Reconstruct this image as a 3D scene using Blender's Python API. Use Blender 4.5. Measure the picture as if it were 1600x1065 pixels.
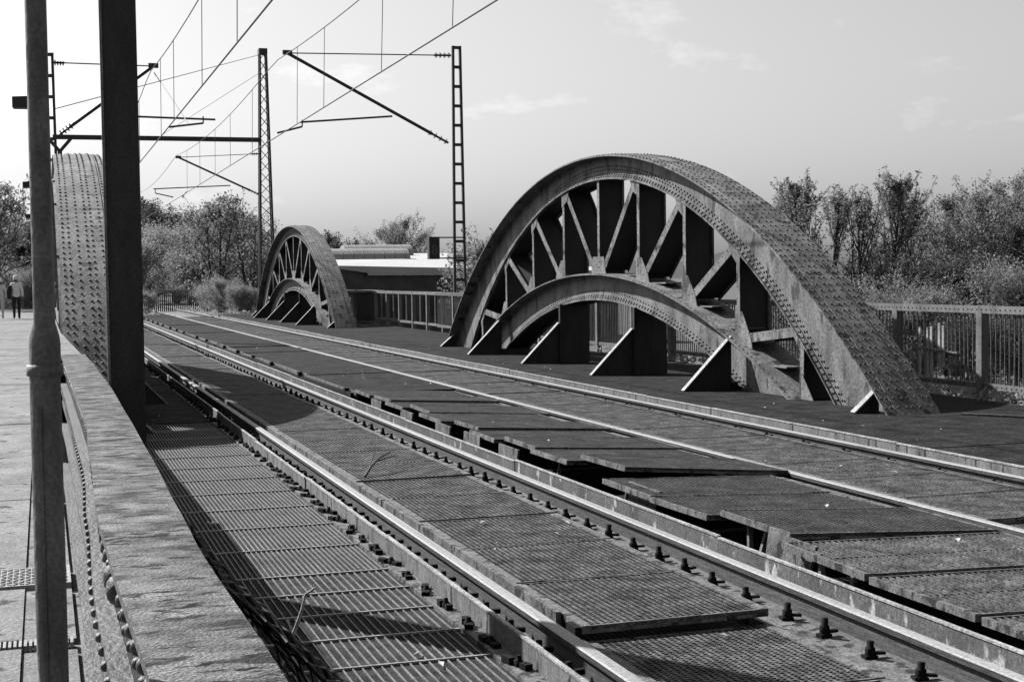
import bpy, math, random
from mathutils import Vector, Matrix
R = math.radians
random.seed(7)
scene = bpy.context.scene
for o in list(bpy.data.objects): bpy.data.objects.remove(o)
COL = scene.collection

# ------------------------------------------------------------------ camera
cam_d = bpy.data.cameras.new('camera'); cam = bpy.data.objects.new('camera', cam_d); COL.objects.link(cam)
cam.matrix_world = Matrix(((0.95263125, 0.0267425, -0.30294974, 0),
                           (-0.30380607, 0.03787228, -0.95198086, 0),
                           (-0.01398495, 0.99892469, 0.04420285, 1.68), (0, 0, 0, 1)))
cam_d.lens = 51.75; cam_d.sensor_width = 36; cam_d.sensor_fit = 'HORIZONTAL'
cam_d.clip_start = 0.05; cam_d.clip_end = 6000
scene.camera = cam

# ------------------------------------------------------------------ light
SUN = Vector((-0.73, 1.06, 1.0)).normalized()          # towards the sun
ELEV = math.asin(SUN.z); AZ = math.atan2(SUN.x, SUN.y)   # azimuth from +Y towards +X
w = bpy.data.worlds.new('World'); scene.world = w; w.use_nodes = True
nt = w.node_tree; nt.nodes.clear()
def N(t, typ, **k):
    n = t.nodes.new(typ)
    for a, b in k.items(): setattr(n, a, b)
    return n
sky = N(nt, 'ShaderNodeTexSky', sky_type='NISHITA', sun_disc=False, sun_elevation=ELEV, sun_rotation=AZ, air_density=1.0, dust_density=2.0, ozone_density=1.0)
sep = N(nt, 'ShaderNodeSeparateColor')
mixrg = N(nt, 'ShaderNodeMix', data_type='FLOAT'); mixrg.inputs[0].default_value = 0.5
nt.links.new(sky.outputs[0], sep.inputs[0])
nt.links.new(sep.outputs[1], mixrg.inputs[2]); nt.links.new(sep.outputs[2], mixrg.inputs[3])   # a grey sky, as on blue-sensitive film
tc = N(nt, 'ShaderNodeTexCoord'); mp = N(nt, 'ShaderNodeMapping'); mp.inputs['Scale'].default_value = (1.0, 1.0, 2.6); mp.inputs['Location'].default_value = (3.2, 0.6, 0.3)
nz = N(nt, 'ShaderNodeTexNoise'); nz.inputs['Scale'].default_value = 8.0; nz.inputs['Detail'].default_value = 8; nz.inputs['Roughness'].default_value = 0.6
cr = N(nt, 'ShaderNodeMapRange'); cr.inputs[1].default_value = 0.57; cr.inputs[2].default_value = 0.72; cr.inputs[3].default_value = 1.0; cr.inputs[4].default_value = 1.32
mul = N(nt, 'ShaderNodeMath', operation='MULTIPLY')
nt.links.new(tc.outputs['Generated'], mp.inputs[0]); nt.links.new(mp.outputs[0], nz.inputs[0]); nt.links.new(nz.outputs[0], cr.inputs[0])
nt.links.new(mixrg.outputs[0], mul.inputs[0]); nt.links.new(cr.outputs[0], mul.inputs[1])
bg = N(nt, 'ShaderNodeBackground'); bg.inputs[1].default_value = 0.058
wo = N(nt, 'ShaderNodeOutputWorld')
nt.links.new(mul.outputs[0], bg.inputs[0]); nt.links.new(bg.outputs[0], wo.inputs[0])
sd = bpy.data.lights.new('sun', 'SUN'); sd.energy = 5.0; sd.angle = R(0.53); sd.color = (1, 1, 1)
so = bpy.data.objects.new('sun', sd); COL.objects.link(so); so.location = (-20, 30, 30)
so.rotation_euler = (-SUN).to_track_quat('-Z', 'Y').to_euler()
scene.view_settings.view_transform = 'Standard'; scene.view_settings.look = 'None'
scene.view_settings.exposure = 1.2; scene.view_settings.gamma = 1.0
scene.render.engine = 'CYCLES'
scene.render.resolution_x = 1024; scene.render.resolution_y = 681

# ------------------------------------------------------------------ materials (a grey picture: every base colour is neutral)
MATS = {}; ALB = 0.56
def mat(name, lo, hi, rough=0.6, metal=0.0, scale=3.0, stretch=(1, 1, 1), bump=0.15, bscale=40.0, spots=None, detail=6, spec=0.4, trans=0.0, grit=(55, 0.5), patch=None):
    lo *= ALB; hi *= ALB
    if spots: spots = (spots[0], spots[1], spots[2]*ALB, spots[3])
    m = bpy.data.materials.new(name); m.use_nodes = True; t = m.node_tree; t.nodes.clear()
    out = N(t, 'ShaderNodeOutputMaterial'); p = N(t, 'ShaderNodeBsdfPrincipled')
    c = N(t, 'ShaderNodeNewGeometry'); mpn = N(t, 'ShaderNodeMapping'); mpn.inputs['Scale'].default_value = stretch
    t.links.new(c.outputs['Position'], mpn.inputs[0])
    n = N(t, 'ShaderNodeTexNoise'); n.inputs['Scale'].default_value = scale; n.inputs['Detail'].default_value = detail; n.inputs['Roughness'].default_value = 0.65
    t.links.new(mpn.outputs[0], n.inputs[0])
    mr = N(t, 'ShaderNodeMapRange'); mr.inputs[1].default_value = 0.32; mr.inputs[2].default_value = 0.68; mr.inputs[3].default_value = lo; mr.inputs[4].default_value = hi
    t.links.new(n.outputs[0], mr.inputs[0]); val = mr.outputs[0]
    if spots:                                   # (scale, threshold, value, stretch)
        mp2 = N(t, 'ShaderNodeMapping'); mp2.inputs['Scale'].default_value = spots[3]; t.links.new(c.outputs['Position'], mp2.inputs[0])
        n2 = N(t, 'ShaderNodeTexNoise'); n2.inputs['Scale'].default_value = spots[0]; n2.inputs['Detail'].default_value = 4; t.links.new(mp2.outputs[0], n2.inputs[0])
        r2 = N(t, 'ShaderNodeMapRange'); r2.inputs[1].default_value = spots[1]; r2.inputs[2].default_value = spots[1] + 0.06; t.links.new(n2.outputs[0], r2.inputs[0])
        mx = N(t, 'ShaderNodeMix', data_type='FLOAT'); t.links.new(r2.outputs[0], mx.inputs[0]); t.links.new(val, mx.inputs[2]); mx.inputs[3].default_value = spots[2]; val = mx.outputs[0]
    if patch:                                   # cracks and flakes that come in patches: (scale, threshold, value, stretch, patch scale)
        mp2 = N(t, 'ShaderNodeMapping'); mp2.inputs['Scale'].default_value = patch[3]; t.links.new(c.outputs['Position'], mp2.inputs[0])
        n2 = N(t, 'ShaderNodeTexNoise'); n2.inputs['Scale'].default_value = patch[0]; n2.inputs['Detail'].default_value = 3; t.links.new(mp2.outputs[0], n2.inputs[0])
        r2 = N(t, 'ShaderNodeMapRange'); r2.inputs[1].default_value = patch[1]; r2.inputs[2].default_value = patch[1] + 0.03; t.links.new(n2.outputs[0], r2.inputs[0])
        n4 = N(t, 'ShaderNodeTexNoise'); n4.inputs['Scale'].default_value = patch[4]; n4.inputs['Detail'].default_value = 2; t.links.new(c.outputs['Position'], n4.inputs[0])
        r4 = N(t, 'ShaderNodeMapRange'); r4.inputs[1].default_value = 0.46; r4.inputs[2].default_value = 0.56; t.links.new(n4.outputs[0], r4.inputs[0])
        mm = N(t, 'ShaderNodeMath', operation='MULTIPLY'); t.links.new(r2.outputs[0], mm.inputs[0]); t.links.new(r4.outputs[0], mm.inputs[1])
        mx = N(t, 'ShaderNodeMix', data_type='FLOAT'); t.links.new(mm.outputs[0], mx.inputs[0]); t.links.new(val, mx.inputs[2]); mx.inputs[3].default_value = patch[2]; val = mx.outputs[0]
    if grit:
        ng = N(t, 'ShaderNodeTexNoise'); ng.inputs['Scale'].default_value = grit[0]; ng.inputs['Detail'].default_value = 3; ng.inputs['Roughness'].default_value = 0.7; t.links.new(c.outputs['Position'], ng.inputs[0])
        rg = N(t, 'ShaderNodeMapRange'); rg.inputs[1].default_value = 0.32; rg.inputs[2].default_value = 0.68; rg.inputs[3].default_value = 1-grit[1]; rg.inputs[4].default_value = 1+grit[1]; t.links.new(ng.outputs[0], rg.inputs[0])
        mg = N(t, 'ShaderNodeMath', operation='MULTIPLY'); t.links.new(val, mg.inputs[0]); t.links.new(rg.outputs[0], mg.inputs[1]); val = mg.outputs[0]
    t.links.new(val, p.inputs['Base Color'])
    p.inputs['Roughness'].default_value = rough; p.inputs['Metallic'].default_value = metal; p.inputs['Specular IOR Level'].default_value = spec
    if bump:
        n3 = N(t, 'ShaderNodeTexNoise'); n3.inputs['Scale'].default_value = bscale; n3.inputs['Detail'].default_value = 5; t.links.new(mpn.outputs[0], n3.inputs[0])
        b = N(t, 'ShaderNodeBump'); b.inputs['Strength'].default_value = bump; b.inputs['Distance'].default_value = 0.02
        t.links.new(n3.outputs[0], b.inputs['Height']); t.links.new(b.outputs[0], p.inputs['Normal'])
        rr = N(t, 'ShaderNodeMapRange'); rr.inputs[3].default_value = max(0.05, rough - 0.15); rr.inputs[4].default_value = min(1, rough + 0.15)
        t.links.new(n3.outputs[0], rr.inputs[0]); t.links.new(rr.outputs[0], p.inputs['Roughness'])
    if trans:
        tr = N(t, 'ShaderNodeBsdfTranslucent'); t.links.new(val, tr.inputs[0]); ms = N(t, 'ShaderNodeMixShader'); ms.inputs[0].default_value = trans
        t.links.new(p.outputs[0], ms.inputs[1]); t.links.new(tr.outputs[0], ms.inputs[2]); t.links.new(ms.outputs[0], out.inputs[0])
    else: t.links.new(p.outputs[0], out.inputs[0])
    MATS[name] = m; return m
mat('arch_paint', 0.07, 0.29, 0.65, 0, 2.2, (1, 1, 0.5), 0.25, 40, spots=(5, 0.58, 0.04, (1, 1, 0.35)), detail=10, grit=(26, 0.55), spec=0.25)
mat('arch_shade', 0.012, 0.035, 0.7, 0, 2.5, (1, 1, 0.5), 0.2, 60)  # same paint as the arch, shade of the inner plates put into the colour
mat('arch_rivet', 0.05, 0.12, 0.7, 0, 6, spec=0.2)
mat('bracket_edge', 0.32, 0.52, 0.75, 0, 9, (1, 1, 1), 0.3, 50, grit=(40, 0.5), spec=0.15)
mat('flaky_rust', 0.025, 0.36, 0.92, 0, 8, (1, 1.2, 1), 0.6, 110, spots=(13, 0.57, 0.045, (0.9, 1.9, 1)), detail=13, spec=0.1, grit=(190, 0.65), patch=(18, 0.575, 0.008, (0.8, 2.3, 1), 5.0))
mat('parapet_web', 0.02, 0.06, 0.8, 0, 8, (1, 0.5, 1), 0.4, 60, grit=(90, 0.5), spec=0.15)
mat('parapet_side', 0.04, 0.11, 0.6, 0, 5, (1, 0.5, 1), 0.4, 60)
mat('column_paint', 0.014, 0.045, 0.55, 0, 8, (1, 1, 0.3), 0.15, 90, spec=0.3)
mat('column_edge', 0.10, 0.2, 0.5, 0, 8)
mat('pole_zinc', 0.06, 0.20, 0.6, 0.0, 14, (1, 1, 0.5), 0.2, 70, spots=(12, 0.62, 0.36, (1, 1, 0.6)), grit=(140, 0.35))
mat('rail_rust', 0.035, 0.085, 0.7, 0, 12, (1, 0.15, 1), 0.3, 60)
mat('rail_head', 0.30, 0.48, 0.6, 0.0, 4, (14, 0.12, 1), 0.08, 60, spec=0.2, grit=(40, 0.3))
mat('bolt_black', 0.006, 0.022, 0.8, 0, 20, spec=0.08)
mat('board_paint', 0.12, 0.28, 0.7, 0, 7, (1, 0.8, 0.18), 0.3, 50, spots=(13, 0.58, 0.03, (1, 1, 0.22)), grit=(60, 0.4), spec=0.2)
mat('board_peel', 0.08, 0.18, 0.7, 0, 5, (1, 0.6, 0.3), 0.3, 50, spots=(9, 0.60, 0.5, (1, 1, 0.5)), grit=(60, 0.45), spec=0.2)
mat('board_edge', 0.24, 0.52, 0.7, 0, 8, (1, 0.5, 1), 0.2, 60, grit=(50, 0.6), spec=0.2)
mat('bars_zinc', 0.03, 0.20, 0.7, 0.0, 5, (1, 1, 1), 0.2, 60, detail=10, spec=0.15, grit=(42, 0.85))
mat('bars_dark', 0.02, 0.095, 0.75, 0.0, 4, (1, 1, 1), 0.2, 60, detail=10, spec=0.15, grit=(34, 0.75))
mat('bars_mid', 0.13, 0.30, 0.6, 0.0, 4, (1, 1, 1), 0.2, 60, grit=(60, 0.4))
mat('bars_light', 0.26, 0.42, 0.55, 0.1, 5, (1, 1, 1), 0.2, 60)
mat('frame_steel', 0.07, 0.26, 0.7, 0, 9, (1, 1, 0.5), 0.4, 60, spots=(11, 0.56, 0.035, (1, 1, 0.6)), detail=10, grit=(70, 0.5), spec=0.2)
mat('deck_dark', 0.008, 0.048, 0.95, 0, 3, (1, 1, 1), 0.4, 55, spots=(2.6, 0.64, 0.06, (1, 0.6, 1)), detail=11, spec=0.06, grit=(24, 0.7))
mat('pan_dark', 0.006, 0.028, 0.95, 0, 9, (1, 1, 1), 0.6, 40, detail=9, spec=0.05, grit=(70, 0.6))  # near-black plates below the gratings
mat('mesh_fill', 0.012, 0.075, 0.9, 0, 10, (1, 1, 1), 0.6, 70, detail=10, spec=0.08, grit=(110, 0.75))
mat('fence_steel', 0.09, 0.23, 0.65, 0, 5, (1, 1, 0.4), 0.3, 60)
mat('concrete', 0.17, 0.38, 0.9, 0, 3.0, (1, 1, 1), 0.5, 45, spots=(6, 0.60, 0.08, (1, 1, 1)), detail=11, grit=(70, 0.35), spec=0.1)
mat('plate_bright', 0.3, 0.42, 0.55, 0.1, 5)
mat('mast_steel', 0.02, 0.05, 0.6, 0, 6)
mat('wire', 0.10, 0.14, 0.5, 0.3, 5, bump=0)
mat('insulator', 0.02, 0.04, 0.3, 0, 5, bump=0)
mat('bark', 0.035, 0.085, 0.9, 0, 6, (1, 1, 0.3), 0.4, 30)
mat('bark_pale', 0.3, 0.5, 0.8, 0, 6, (1, 1, 0.3), 0.3, 30)
mat('leaf_mid', 0.17, 0.44, 0.7, 0, 1.3, (1, 1, 1), 0, trans=0.5, spec=0.15, grit=None)
mat('leaf_dark', 0.07, 0.19, 0.7, 0, 1.0, (1, 1, 1), 0, trans=0.45, spec=0.15, grit=None)
mat('leaf_pale', 0.26, 0.54, 0.7, 0, 1.3, (1, 1, 1), 0, trans=0.5, spec=0.15, grit=None)
mat('ground_soil', 0.05, 0.12, 0.95, 0, 0.6, (1, 1, 1), 0.5, 8, detail=9)
mat('ballast', 0.10, 0.26, 0.95, 0, 7, (1, 1, 1), 0.9, 22, detail=9)
mat('hill', 0.05, 0.09, 0.95, 0, 0.03, bump=0)
mat('brick_wall', 0.05, 0.13, 0.9, 0, 1.2, (1, 1, 1), 0.3, 8, detail=9)
mat('roof_white', 0.48, 0.60, 0.7, 0, 0.4, (1, 1, 1), 0.1, 5)
mat('roof_grey', 0.28, 0.38, 0.5, 0, 0.6, (1, 1, 1), 0.1, 5)
mat('dark_box', 0.012, 0.03, 0.6, 0, 5)
mat('digit', 0.09, 0.12, 0.6, 0, 5, bump=0)
mat('cloth_pale', 0.9, 1.1, 0.9, 0, 12, bump=0.1)
mat('cloth_mid', 0.6, 0.8, 0.9, 0, 12, bump=0.1)
mat('cloth_dark', 0.015, 0.03, 0.9, 0, 12, bump=0.1)
mat('skin', 0.26, 0.32, 0.6, 0, 12, bump=0)
mat('twig_pale', 0.32, 0.5, 0.8, 0, 20, (1, 1, 0.3), 0.3, 50)
mat('twig_dark', 0.02, 0.05, 0.8, 0, 20)
mat('litter', 0.35, 0.7, 0.8, 0, 9, bump=0)
mat('rust_wire', 0.02, 0.07, 0.7, 0, 20)

# ------------------------------------------------------------------ mesh helpers
class MB:
    def __init__(s): s.v = []; s.f = []; s.m = []; s.cur = 0; s.sm = []
    def add(s, vs, fs, smooth=False):
        b = len(s.v); s.v += [tuple(x) for x in vs]
        for f in fs: s.f.append(tuple(b + i for i in f)); s.m.append(s.cur); s.sm.append(smooth)
    def box(s, x0, x1, y0, y1, z0, z1):
        s.add([(x0,y0,z0),(x1,y0,z0),(x1,y1,z0),(x0,y1,z0),(x0,y0,z1),(x1,y0,z1),(x1,y1,z1),(x0,y1,z1)],
              [(3,2,1,0),(4,5,6,7),(0,1,5,4),(1,2,6,5),(2,3,7,6),(3,0,4,7)])
    def bar(s, p, q, wx, wz, side=None, smooth=False):
        p = Vector(p); q = Vector(q); d = (q - p).normalized()
        a = Vector(side) if side else (Vector((0, 0, 1)) if abs(d.z) < 0.9 else Vector((0, 1, 0)))
        a = (a - d * a.dot(d)).normalized(); b = d.cross(a)      # a = wz direction, b = wx direction
        vs = []
        for e in (p, q):
            for i, j in ((-1,-1),(1,-1),(1,1),(-1,1)): vs.append(e + b * (wx/2*i) + a * (wz/2*j))
        s.add(vs, [(3,2,1,0),(4,5,6,7),(0,1,5,4),(1,2,6,5),(2,3,7,6),(3,0,4,7)])
    def tube(s, p, q, r0, r1=None, n=8, cap=True, smooth=True):
        r1 = r0 if r1 is None else r1
        p = Vector(p); q = Vector(q); d = (q - p)
        if d.length < 1e-6: return
        d.normalize(); a = Vector((0, 0, 1)) if abs(d.z) < 0.9 else Vector((1, 0, 0))
        a = (a - d * a.dot(d)).normalized(); b = d.cross(a); vs = []
        for e, r in ((p, r0), (q, r1)):
            for i in range(n):
                t = 2*math.pi*i/n; vs.append(e + a*(r*math.cos(t)) + b*(r*math.sin(t)))
        s.add(vs, [(i, (i+1) % n, n+(i+1) % n, n+i) for i in range(n)], smooth)
        if cap: s.add(vs, [tuple(range(n-1, -1, -1)), tuple(range(n, 2*n))])
    def path(s, pts, rs, n=5):
        for i in range(len(pts)-1):
            s.tube(pts[i], pts[i+1], rs[i], rs[i+1], n, cap=(i == 0 or i == len(pts)-2))
    def lathe(s, c, prof, n=16):
        vs = []; c = Vector(c)
        for r, z in prof:
            for i in range(n): t = 2*math.pi*i/n; vs.append((c.x + r*math.cos(t), c.y + r*math.sin(t), c.z + z))
        fs = [(k*n+i, k*n+(i+1) % n, (k+1)*n+(i+1) % n, (k+1)*n+i) for k in range(len(prof)-1) for i in range(n)]
        s.add(vs, fs, True); s.add(vs, [tuple(range(n-1, -1, -1)), tuple(range((len(prof)-1)*n, len(prof)*n))])
    def prism(s, poly, ext):
        n = len(poly); e = Vector(ext); P = [Vector(p) for p in poly]
        nrm = (P[1]-P[0]).cross(P[2]-P[1])
        if nrm.dot(e) > 0: P = P[::-1]
        vs = P + [p + e for p in P]
        s.add(vs, [tuple(range(n)), tuple(range(2*n-1, n-1, -1))] + [((i+1) % n, i, n+i, n+(i+1) % n) for i in range(n)])
    def dome(s, c, nrm, r, h, n=6):
        c = Vector(c); d = Vector(nrm).normalized(); a = Vector((0, 0, 1)) if abs(d.z) < 0.9 else Vector((1, 0, 0))
        a = (a - d*a.dot(d)).normalized(); b = d.cross(a); vs = []
        for rr, hh in ((r, 0), (r*0.75, h*0.65)):
            for i in range(n): t = 2*math.pi*i/n; vs.append(c + a*(rr*math.cos(t)) + b*(rr*math.sin(t)) + d*hh)
        vs.append(c + d*h)
        s.add(vs, [(i, (i+1) % n, n+(i+1) % n, n+i) for i in range(n)] + [(n+i, n+(i+1) % n, 2*n) for i in range(n)], True)
    def quad(s, a, b, c, d): s.add([a, b, c, d], [(0, 1, 2, 3)])
    def strip(s, A, B):                      # loft between two equally long polylines
        n = len(A); s.add(list(A) + list(B), [(i, i+1, n+i+1, n+i) for i in range(n-1)])
    def loftbox(s, A, B, C, D, smooth=False):              # four polylines round a bar
        n = len(A); vs = list(A) + list(B) + list(C) + list(D); fs = []
        for k in range(4):
            o = k*n; p = ((k+1) % 4)*n
            fs += [(o+i, o+i+1, p+i+1, p+i) for i in range(n-1)]
        fs += [(0, n, 2*n, 3*n), (n-1, 4*n-1, 3*n-1, 2*n-1)]
        s.add(vs, fs, smooth)
    def mesh(s, name, mats):
        me = bpy.data.meshes.new(name); me.from_pydata(s.v, [], s.f)
        for m in ([mats] if isinstance(mats, str) else mats): me.materials.append(MATS[m])
        me.polygons.foreach_set('material_index', s.m); me.polygons.foreach_set('use_smooth', s.sm); me.update()
        return me
    def build(s, name, mats, parent=None, origin=None, **tags):
        if parent is not None and origin is None: origin = WORLD.get(parent.name, Vector((0, 0, 0)))
        o0 = Vector(origin) if origin is not None else Vector((0, 0, 0))
        if o0.length > 0: s.v = [(x-o0.x, y-o0.y, z-o0.z) for x, y, z in s.v]
        o = bpy.data.objects.new(name, s.mesh(name, mats)); COL.objects.link(o)
        if parent is not None: o.parent = parent; WORLD[o.name] = o0
        else: o.location = o0; WORLD[o.name] = o0
        tag(o, **tags); return o
WORLD = {}
def tag(o, label=None, category=None, group=None, kind=None):
    for k, v in (('label', label), ('category', category), ('group', group), ('kind', kind)):
        if v: o[k] = v
    return o
def thing(name, loc, **tags):
    o = bpy.data.objects.new(name, None); COL.objects.link(o); o.location = loc; o.empty_display_size = 0.2
    WORLD[o.name] = Vector(loc); tag(o, **tags); return o
def inst(name, me, parent, loc, rot=(0, 0, 0), scale=(1, 1, 1)):
    o = bpy.data.objects.new(name, me); COL.objects.link(o)
    base = WORLD.get(parent.name, Vector((0, 0, 0))) if parent is not None else Vector((0, 0, 0))
    if parent is not None: o.parent = parent
    o.location = Vector(loc) - base; o.rotation_euler = rot; o.scale = scale; WORLD[o.name] = Vector(loc)
    return o
def copy_tree(o, parent=None):
    c = o.copy(); COL.objects.link(c); c.parent = parent
    for ch in list(o.children): copy_tree(ch, c)
    return c

# ------------------------------------------------------------------ the setting: ground, walkway, bridge deck
def noise2(x, y): return math.sin(x*0.31+1.3)*math.cos(y*0.23+0.4)*0.5 + math.sin(x*0.11-y*0.17)*0.5
g = MB(); xs = [-3000, -600, -150, -60, -30, -12, -4, 4, 12, 14, 18, 24, 32, 42, 55, 75, 110, 200, 600, 3000]
ys = [-600, -100, -20, 0, 10, 20, 30, 40, 50, 60, 70, 74, 78, 84, 95, 110, 140, 200, 400, 1000, 3500]
def gz(x, y):
    z = -3.2 + 0.25*noise2(x, y)
    if x > 12: z += 1.9*max(0, 1-(x-12)/9)
    if 70 < y and -40 < x < 13.5: z = z + (-0.36 - z)*min(1, (y-70)/8.0) if y < 200 else z
    return z
vs = [(x, y, gz(x, y)) for y in ys for x in xs]; nx = len(xs)
g.add(vs, [(j*nx+i, j*nx+i+1, (j+1)*nx+i+1, (j+1)*nx+i) for j in range(len(ys)-1) for i in range(nx-1)], True)
g.build('ground', 'ground_soil', kind='structure')
b = MB(); b.box(0.5, 10.8, 74, 190, -0.5, -0.17); b.build('track_ballast', 'ballast', kind='structure')
# walkway of concrete slabs, X < 0
wk = MB(); wk.box(-3.6, 0.16, -3, 120, -0.3, 0.11); walk = wk.build('walkway', 'concrete', kind='structure')
yj = [-2.5, 0.6, 3.6, 6.47]; yy = [6.6, 7.75]
sl = [(-2.5, .6), (.62, 3.6), (3.62, 6.45), (6.62, 7.74), (8.28, 10.9), (10.93, 13.95), (13.98, 16.8), (16.83, 20.2), (20.23, 23.4)] + [(23.43+3.1*i, 26.5+3.1*i) for i in range(18)]
for i, (a, c) in enumerate(sl):
    for x0, x1 in ((-1.9, -0.124),):
        m = MB(); m.box(x0, x1, a, c-0.015, 0.112, 0.15 + random.uniform(-.004, .004)); m.build('slab', 'concrete', walk)
    m = MB(); m.box(-0.12, 0.1, a, c-0.03, 0.112, 0.135); m.build('edge_slab', 'concrete', walk)
    m = MB(); m.box(-3.55, -1.92, a, c-0.015, 0.112, 0.15); m.build('slab', 'concrete', walk)
m = MB(); m.box(-1.9, 0.1, 7.77, 8.25, 0.112, 0.156)
for i in range(60):
    for j in range(10):
        x = -1.7 + i*0.03; y = 7.8 + j*0.045; d = 0.009 if (i+j) % 2 else -0.009
        m.bar((x-0.01, y-d, 0.158), (x+0.01, y+d, 0.158), 0.007, 0.006)
m.build('tread_plate', 'plate_bright', walk)
m = MB()
for i in range(95): m.box(-1.9+i*0.021, -1.9+i*0.021+0.012, 6.48, 6.59, 0.112, 0.152)
m.build('drain_grate', 'plate_bright', walk)

# ------------------------------------------------------------------ bridge deck
XA, XB, XC, XD = 2.30, 3.80, 5.97, 7.50
dk = MB(); dk.box(0.45, 11.4, -4, 74, -1.0, -0.62); deck = dk.build('bridge_deck', 'pan_dark', kind='structure')
def part(name, mats, *boxes, parent=deck, **tags):
    m = MB()
    for bb in boxes: m.box(*bb)
    return m.build(name, mats, parent, **tags)
# longitudinal stringers carrying the rails
for xr in (XA, XB, XC, XD): part('stringer', 'deck_dark', (xr-0.2, xr+0.2, -4, 74, -0.618, -0.18))
part('trough_plate', 'pan_dark', (0.46, 2.0, -4, 74, -0.618, -0.165))
part('trough_plate', 'pan_dark', (2.52, 3.58, -4, 74, -0.618, -0.17))
part('trough_plate', 'pan_dark', (6.18, 7.28, -4, 74, -0.618, -0.12))
# dark plates on the right, from the far rail to the fence
yb = [-4, 2.5, 7.2, 12.0, 14.6, 17.6, 20.9, 24.3, 27.7, 31, 34.5, 38, 41.5, 45, 48.5, 52, 56, 60, 64, 68, 74]
for i in range(len(yb)-1):
    for x0, x1 in ((7.86, 9.22), (9.226, 10.32), (10.326, 11.52)):
        m = MB(); z = random.uniform(-0.004, 0.004); m.box(x0, x1, yb[i], yb[i+1]-0.012, -0.03, z); m.build('deck_plate', 'deck_dark', deck)
m = MB(); m.bar((10.1, 14.6, 0.012), (12.6, 11.0, 0.012), 0.05, 0.02); m.build('seam_strip', 'bars_zinc', deck)
# gratings
def grid(wx, ly, px, py, bw, bh, frame=0.0, cross_bh=None, cross_w=None):
    m = MB(); ch = cross_bh or bh; cw = cross_w or bw
    n = int(wx/px); m_y = int(ly/py)
    for i in range(n+1): x = i*wx/n; m.box(x-bw/2, x+bw/2, 0, ly, -bh, 0)
    for j in range(m_y+1): y = j*ly/m_y; m.box(0, wx, y-cw/2, y+cw/2, -ch-0.002, -0.002)
    if frame:
        m.cur = 1
        m.box(-frame, 0, -0.004, ly+0.004, -0.036, 0.004); m.box(wx, wx+frame, -0.004, ly+0.004, -0.036, 0.004)
        m.box(0, wx, -0.004, 0.008, -0.036, 0.003); m.box(0, wx, ly-0.008, ly+0.004, -0.036, 0.003)
    return m
coarse = grid(1.50, 0.545, 0.045, 0.545, 0.0062, 0.009).mesh('grating_coarse', ['bars_mid', 'bars_light'])
medium = grid(1.50, 0.9, 0.033, 0.9, 0.0062, 0.009).mesh('grating_medium', ['bars_mid', 'bars_light'])
part('mesh_sheet', 'mesh_fill', (0.5, 1.985, 3.6, 18.4, -0.16, -0.128))
cross = MB(); cross.box(0, 1.5, -0.008, 0.008, -0.03, 0.004); crossm = cross.mesh('cross_bar', 'bars_light')
y = 3.9
while y < 8.8:
    inst('grating_panel', coarse, deck, (0.5, y, -0.12)); inst('cross_bar', crossm, deck, (0.5, y, -0.119)); y += 0.55
while y < 18.4:
    inst('grating_panel', medium, deck, (0.5, y, -0.12)); inst('cross_bar', crossm, deck, (0.5, y, -0.119)); y += 0.91
while y < 73:
    m = MB(); m.box(0.5, 2.0, y+0.01, y+1.75, -0.15, -0.115+random.uniform(-.004, .004)); m.build('deck_plate', 'deck_dark', deck); y += 1.76
# track panels between rails A-B and C-D
fine = grid(0.90, 1.05, 0.034, 0.030, 0.0095, 0.016, 0.05).mesh('grating_fine', ['bars_zinc', 'frame_steel'])
fined = grid(1.08, 1.05, 0.034, 0.030, 0.010, 0.016, 0.03).mesh('grating_fine_dark', ['bars_zinc', 'frame_steel'])
finem = grid(1.46, 0.95, 0.038, 0.034, 0.012, 0.018, 0.02).mesh('grating_mid', ['bars_dark', 'frame_steel'])
stripe = grid(1.50, 0.95, 0.042, 0.475, 0.011, 0.02, 0.03, 0.022, 0.010).mesh('grating_stripe', ['bars_zinc', 'frame_steel'])
y = 6.62 - 4*1.08
for i in range(62):
    low = y < 6.6
    z = -0.085 if low else -0.012 + random.uniform(-0.006, 0.006)
    inst('track_panel', fine, deck, (2.49, y, z), (random.uniform(-.004, .004), random.uniform(-.006, .006), random.uniform(-.003, .003)))
    y += 1.08
y = 8.55 - 3*1.08
for i in range(60):
    z = -0.05 if y < 8.5 else -0.012 + random.uniform(-0.005, 0.005)
    inst('track_panel', fined, deck, (6.13, y, z-.015), (random.uniform(-.004, .004), random.uniform(-.004, .004), 0)); y += 1.08
# loose, uneven panels between the two tracks: y, x, z, tilt about y, rotation
MID = [(3.0, 4.25, .035, .0, 0), (4.0, 4.25, .04, .0, 0), (5.0, 4.25, .04, 0, 0), (6.0, 4.25, .04, 0, 0), (7.0, 4.25, .045, 0, 0),
       (8.06, 4.36, .085, .03, .012), (9.0, 4.24, .065, .015, -.004), (9.97, 4.24, .06, .015, -.004), (11.0, 4.46, .14, .055, .03), (11.95, 4.30, .09, .03, 0), (12.92, 4.34, .10, .03, 0),
       (13.9, 4.24, .08, .03, -.02), (14.87, 4.36, .10, .03, .0), (15.85, 4.22, .085, .03, .02), (16.85, 4.34, .10, .035, 0), (17.8, 4.24, .08, .03, 0), (18.8, 4.32, .095, .03, .02), (19.78, 4.25, .085, .03, 0)]
for i, (yy_, xx_, zz_, tl, rz) in enumerate(MID):
    st = yy_ < 7.9
    o = inst('loose_panel', stripe if st else finem, deck, (xx_, yy_, zz_-.015), (random.uniform(-.014, .014), tl+.022, rz+random.uniform(-.01, .01)))
y = 20.8
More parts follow.
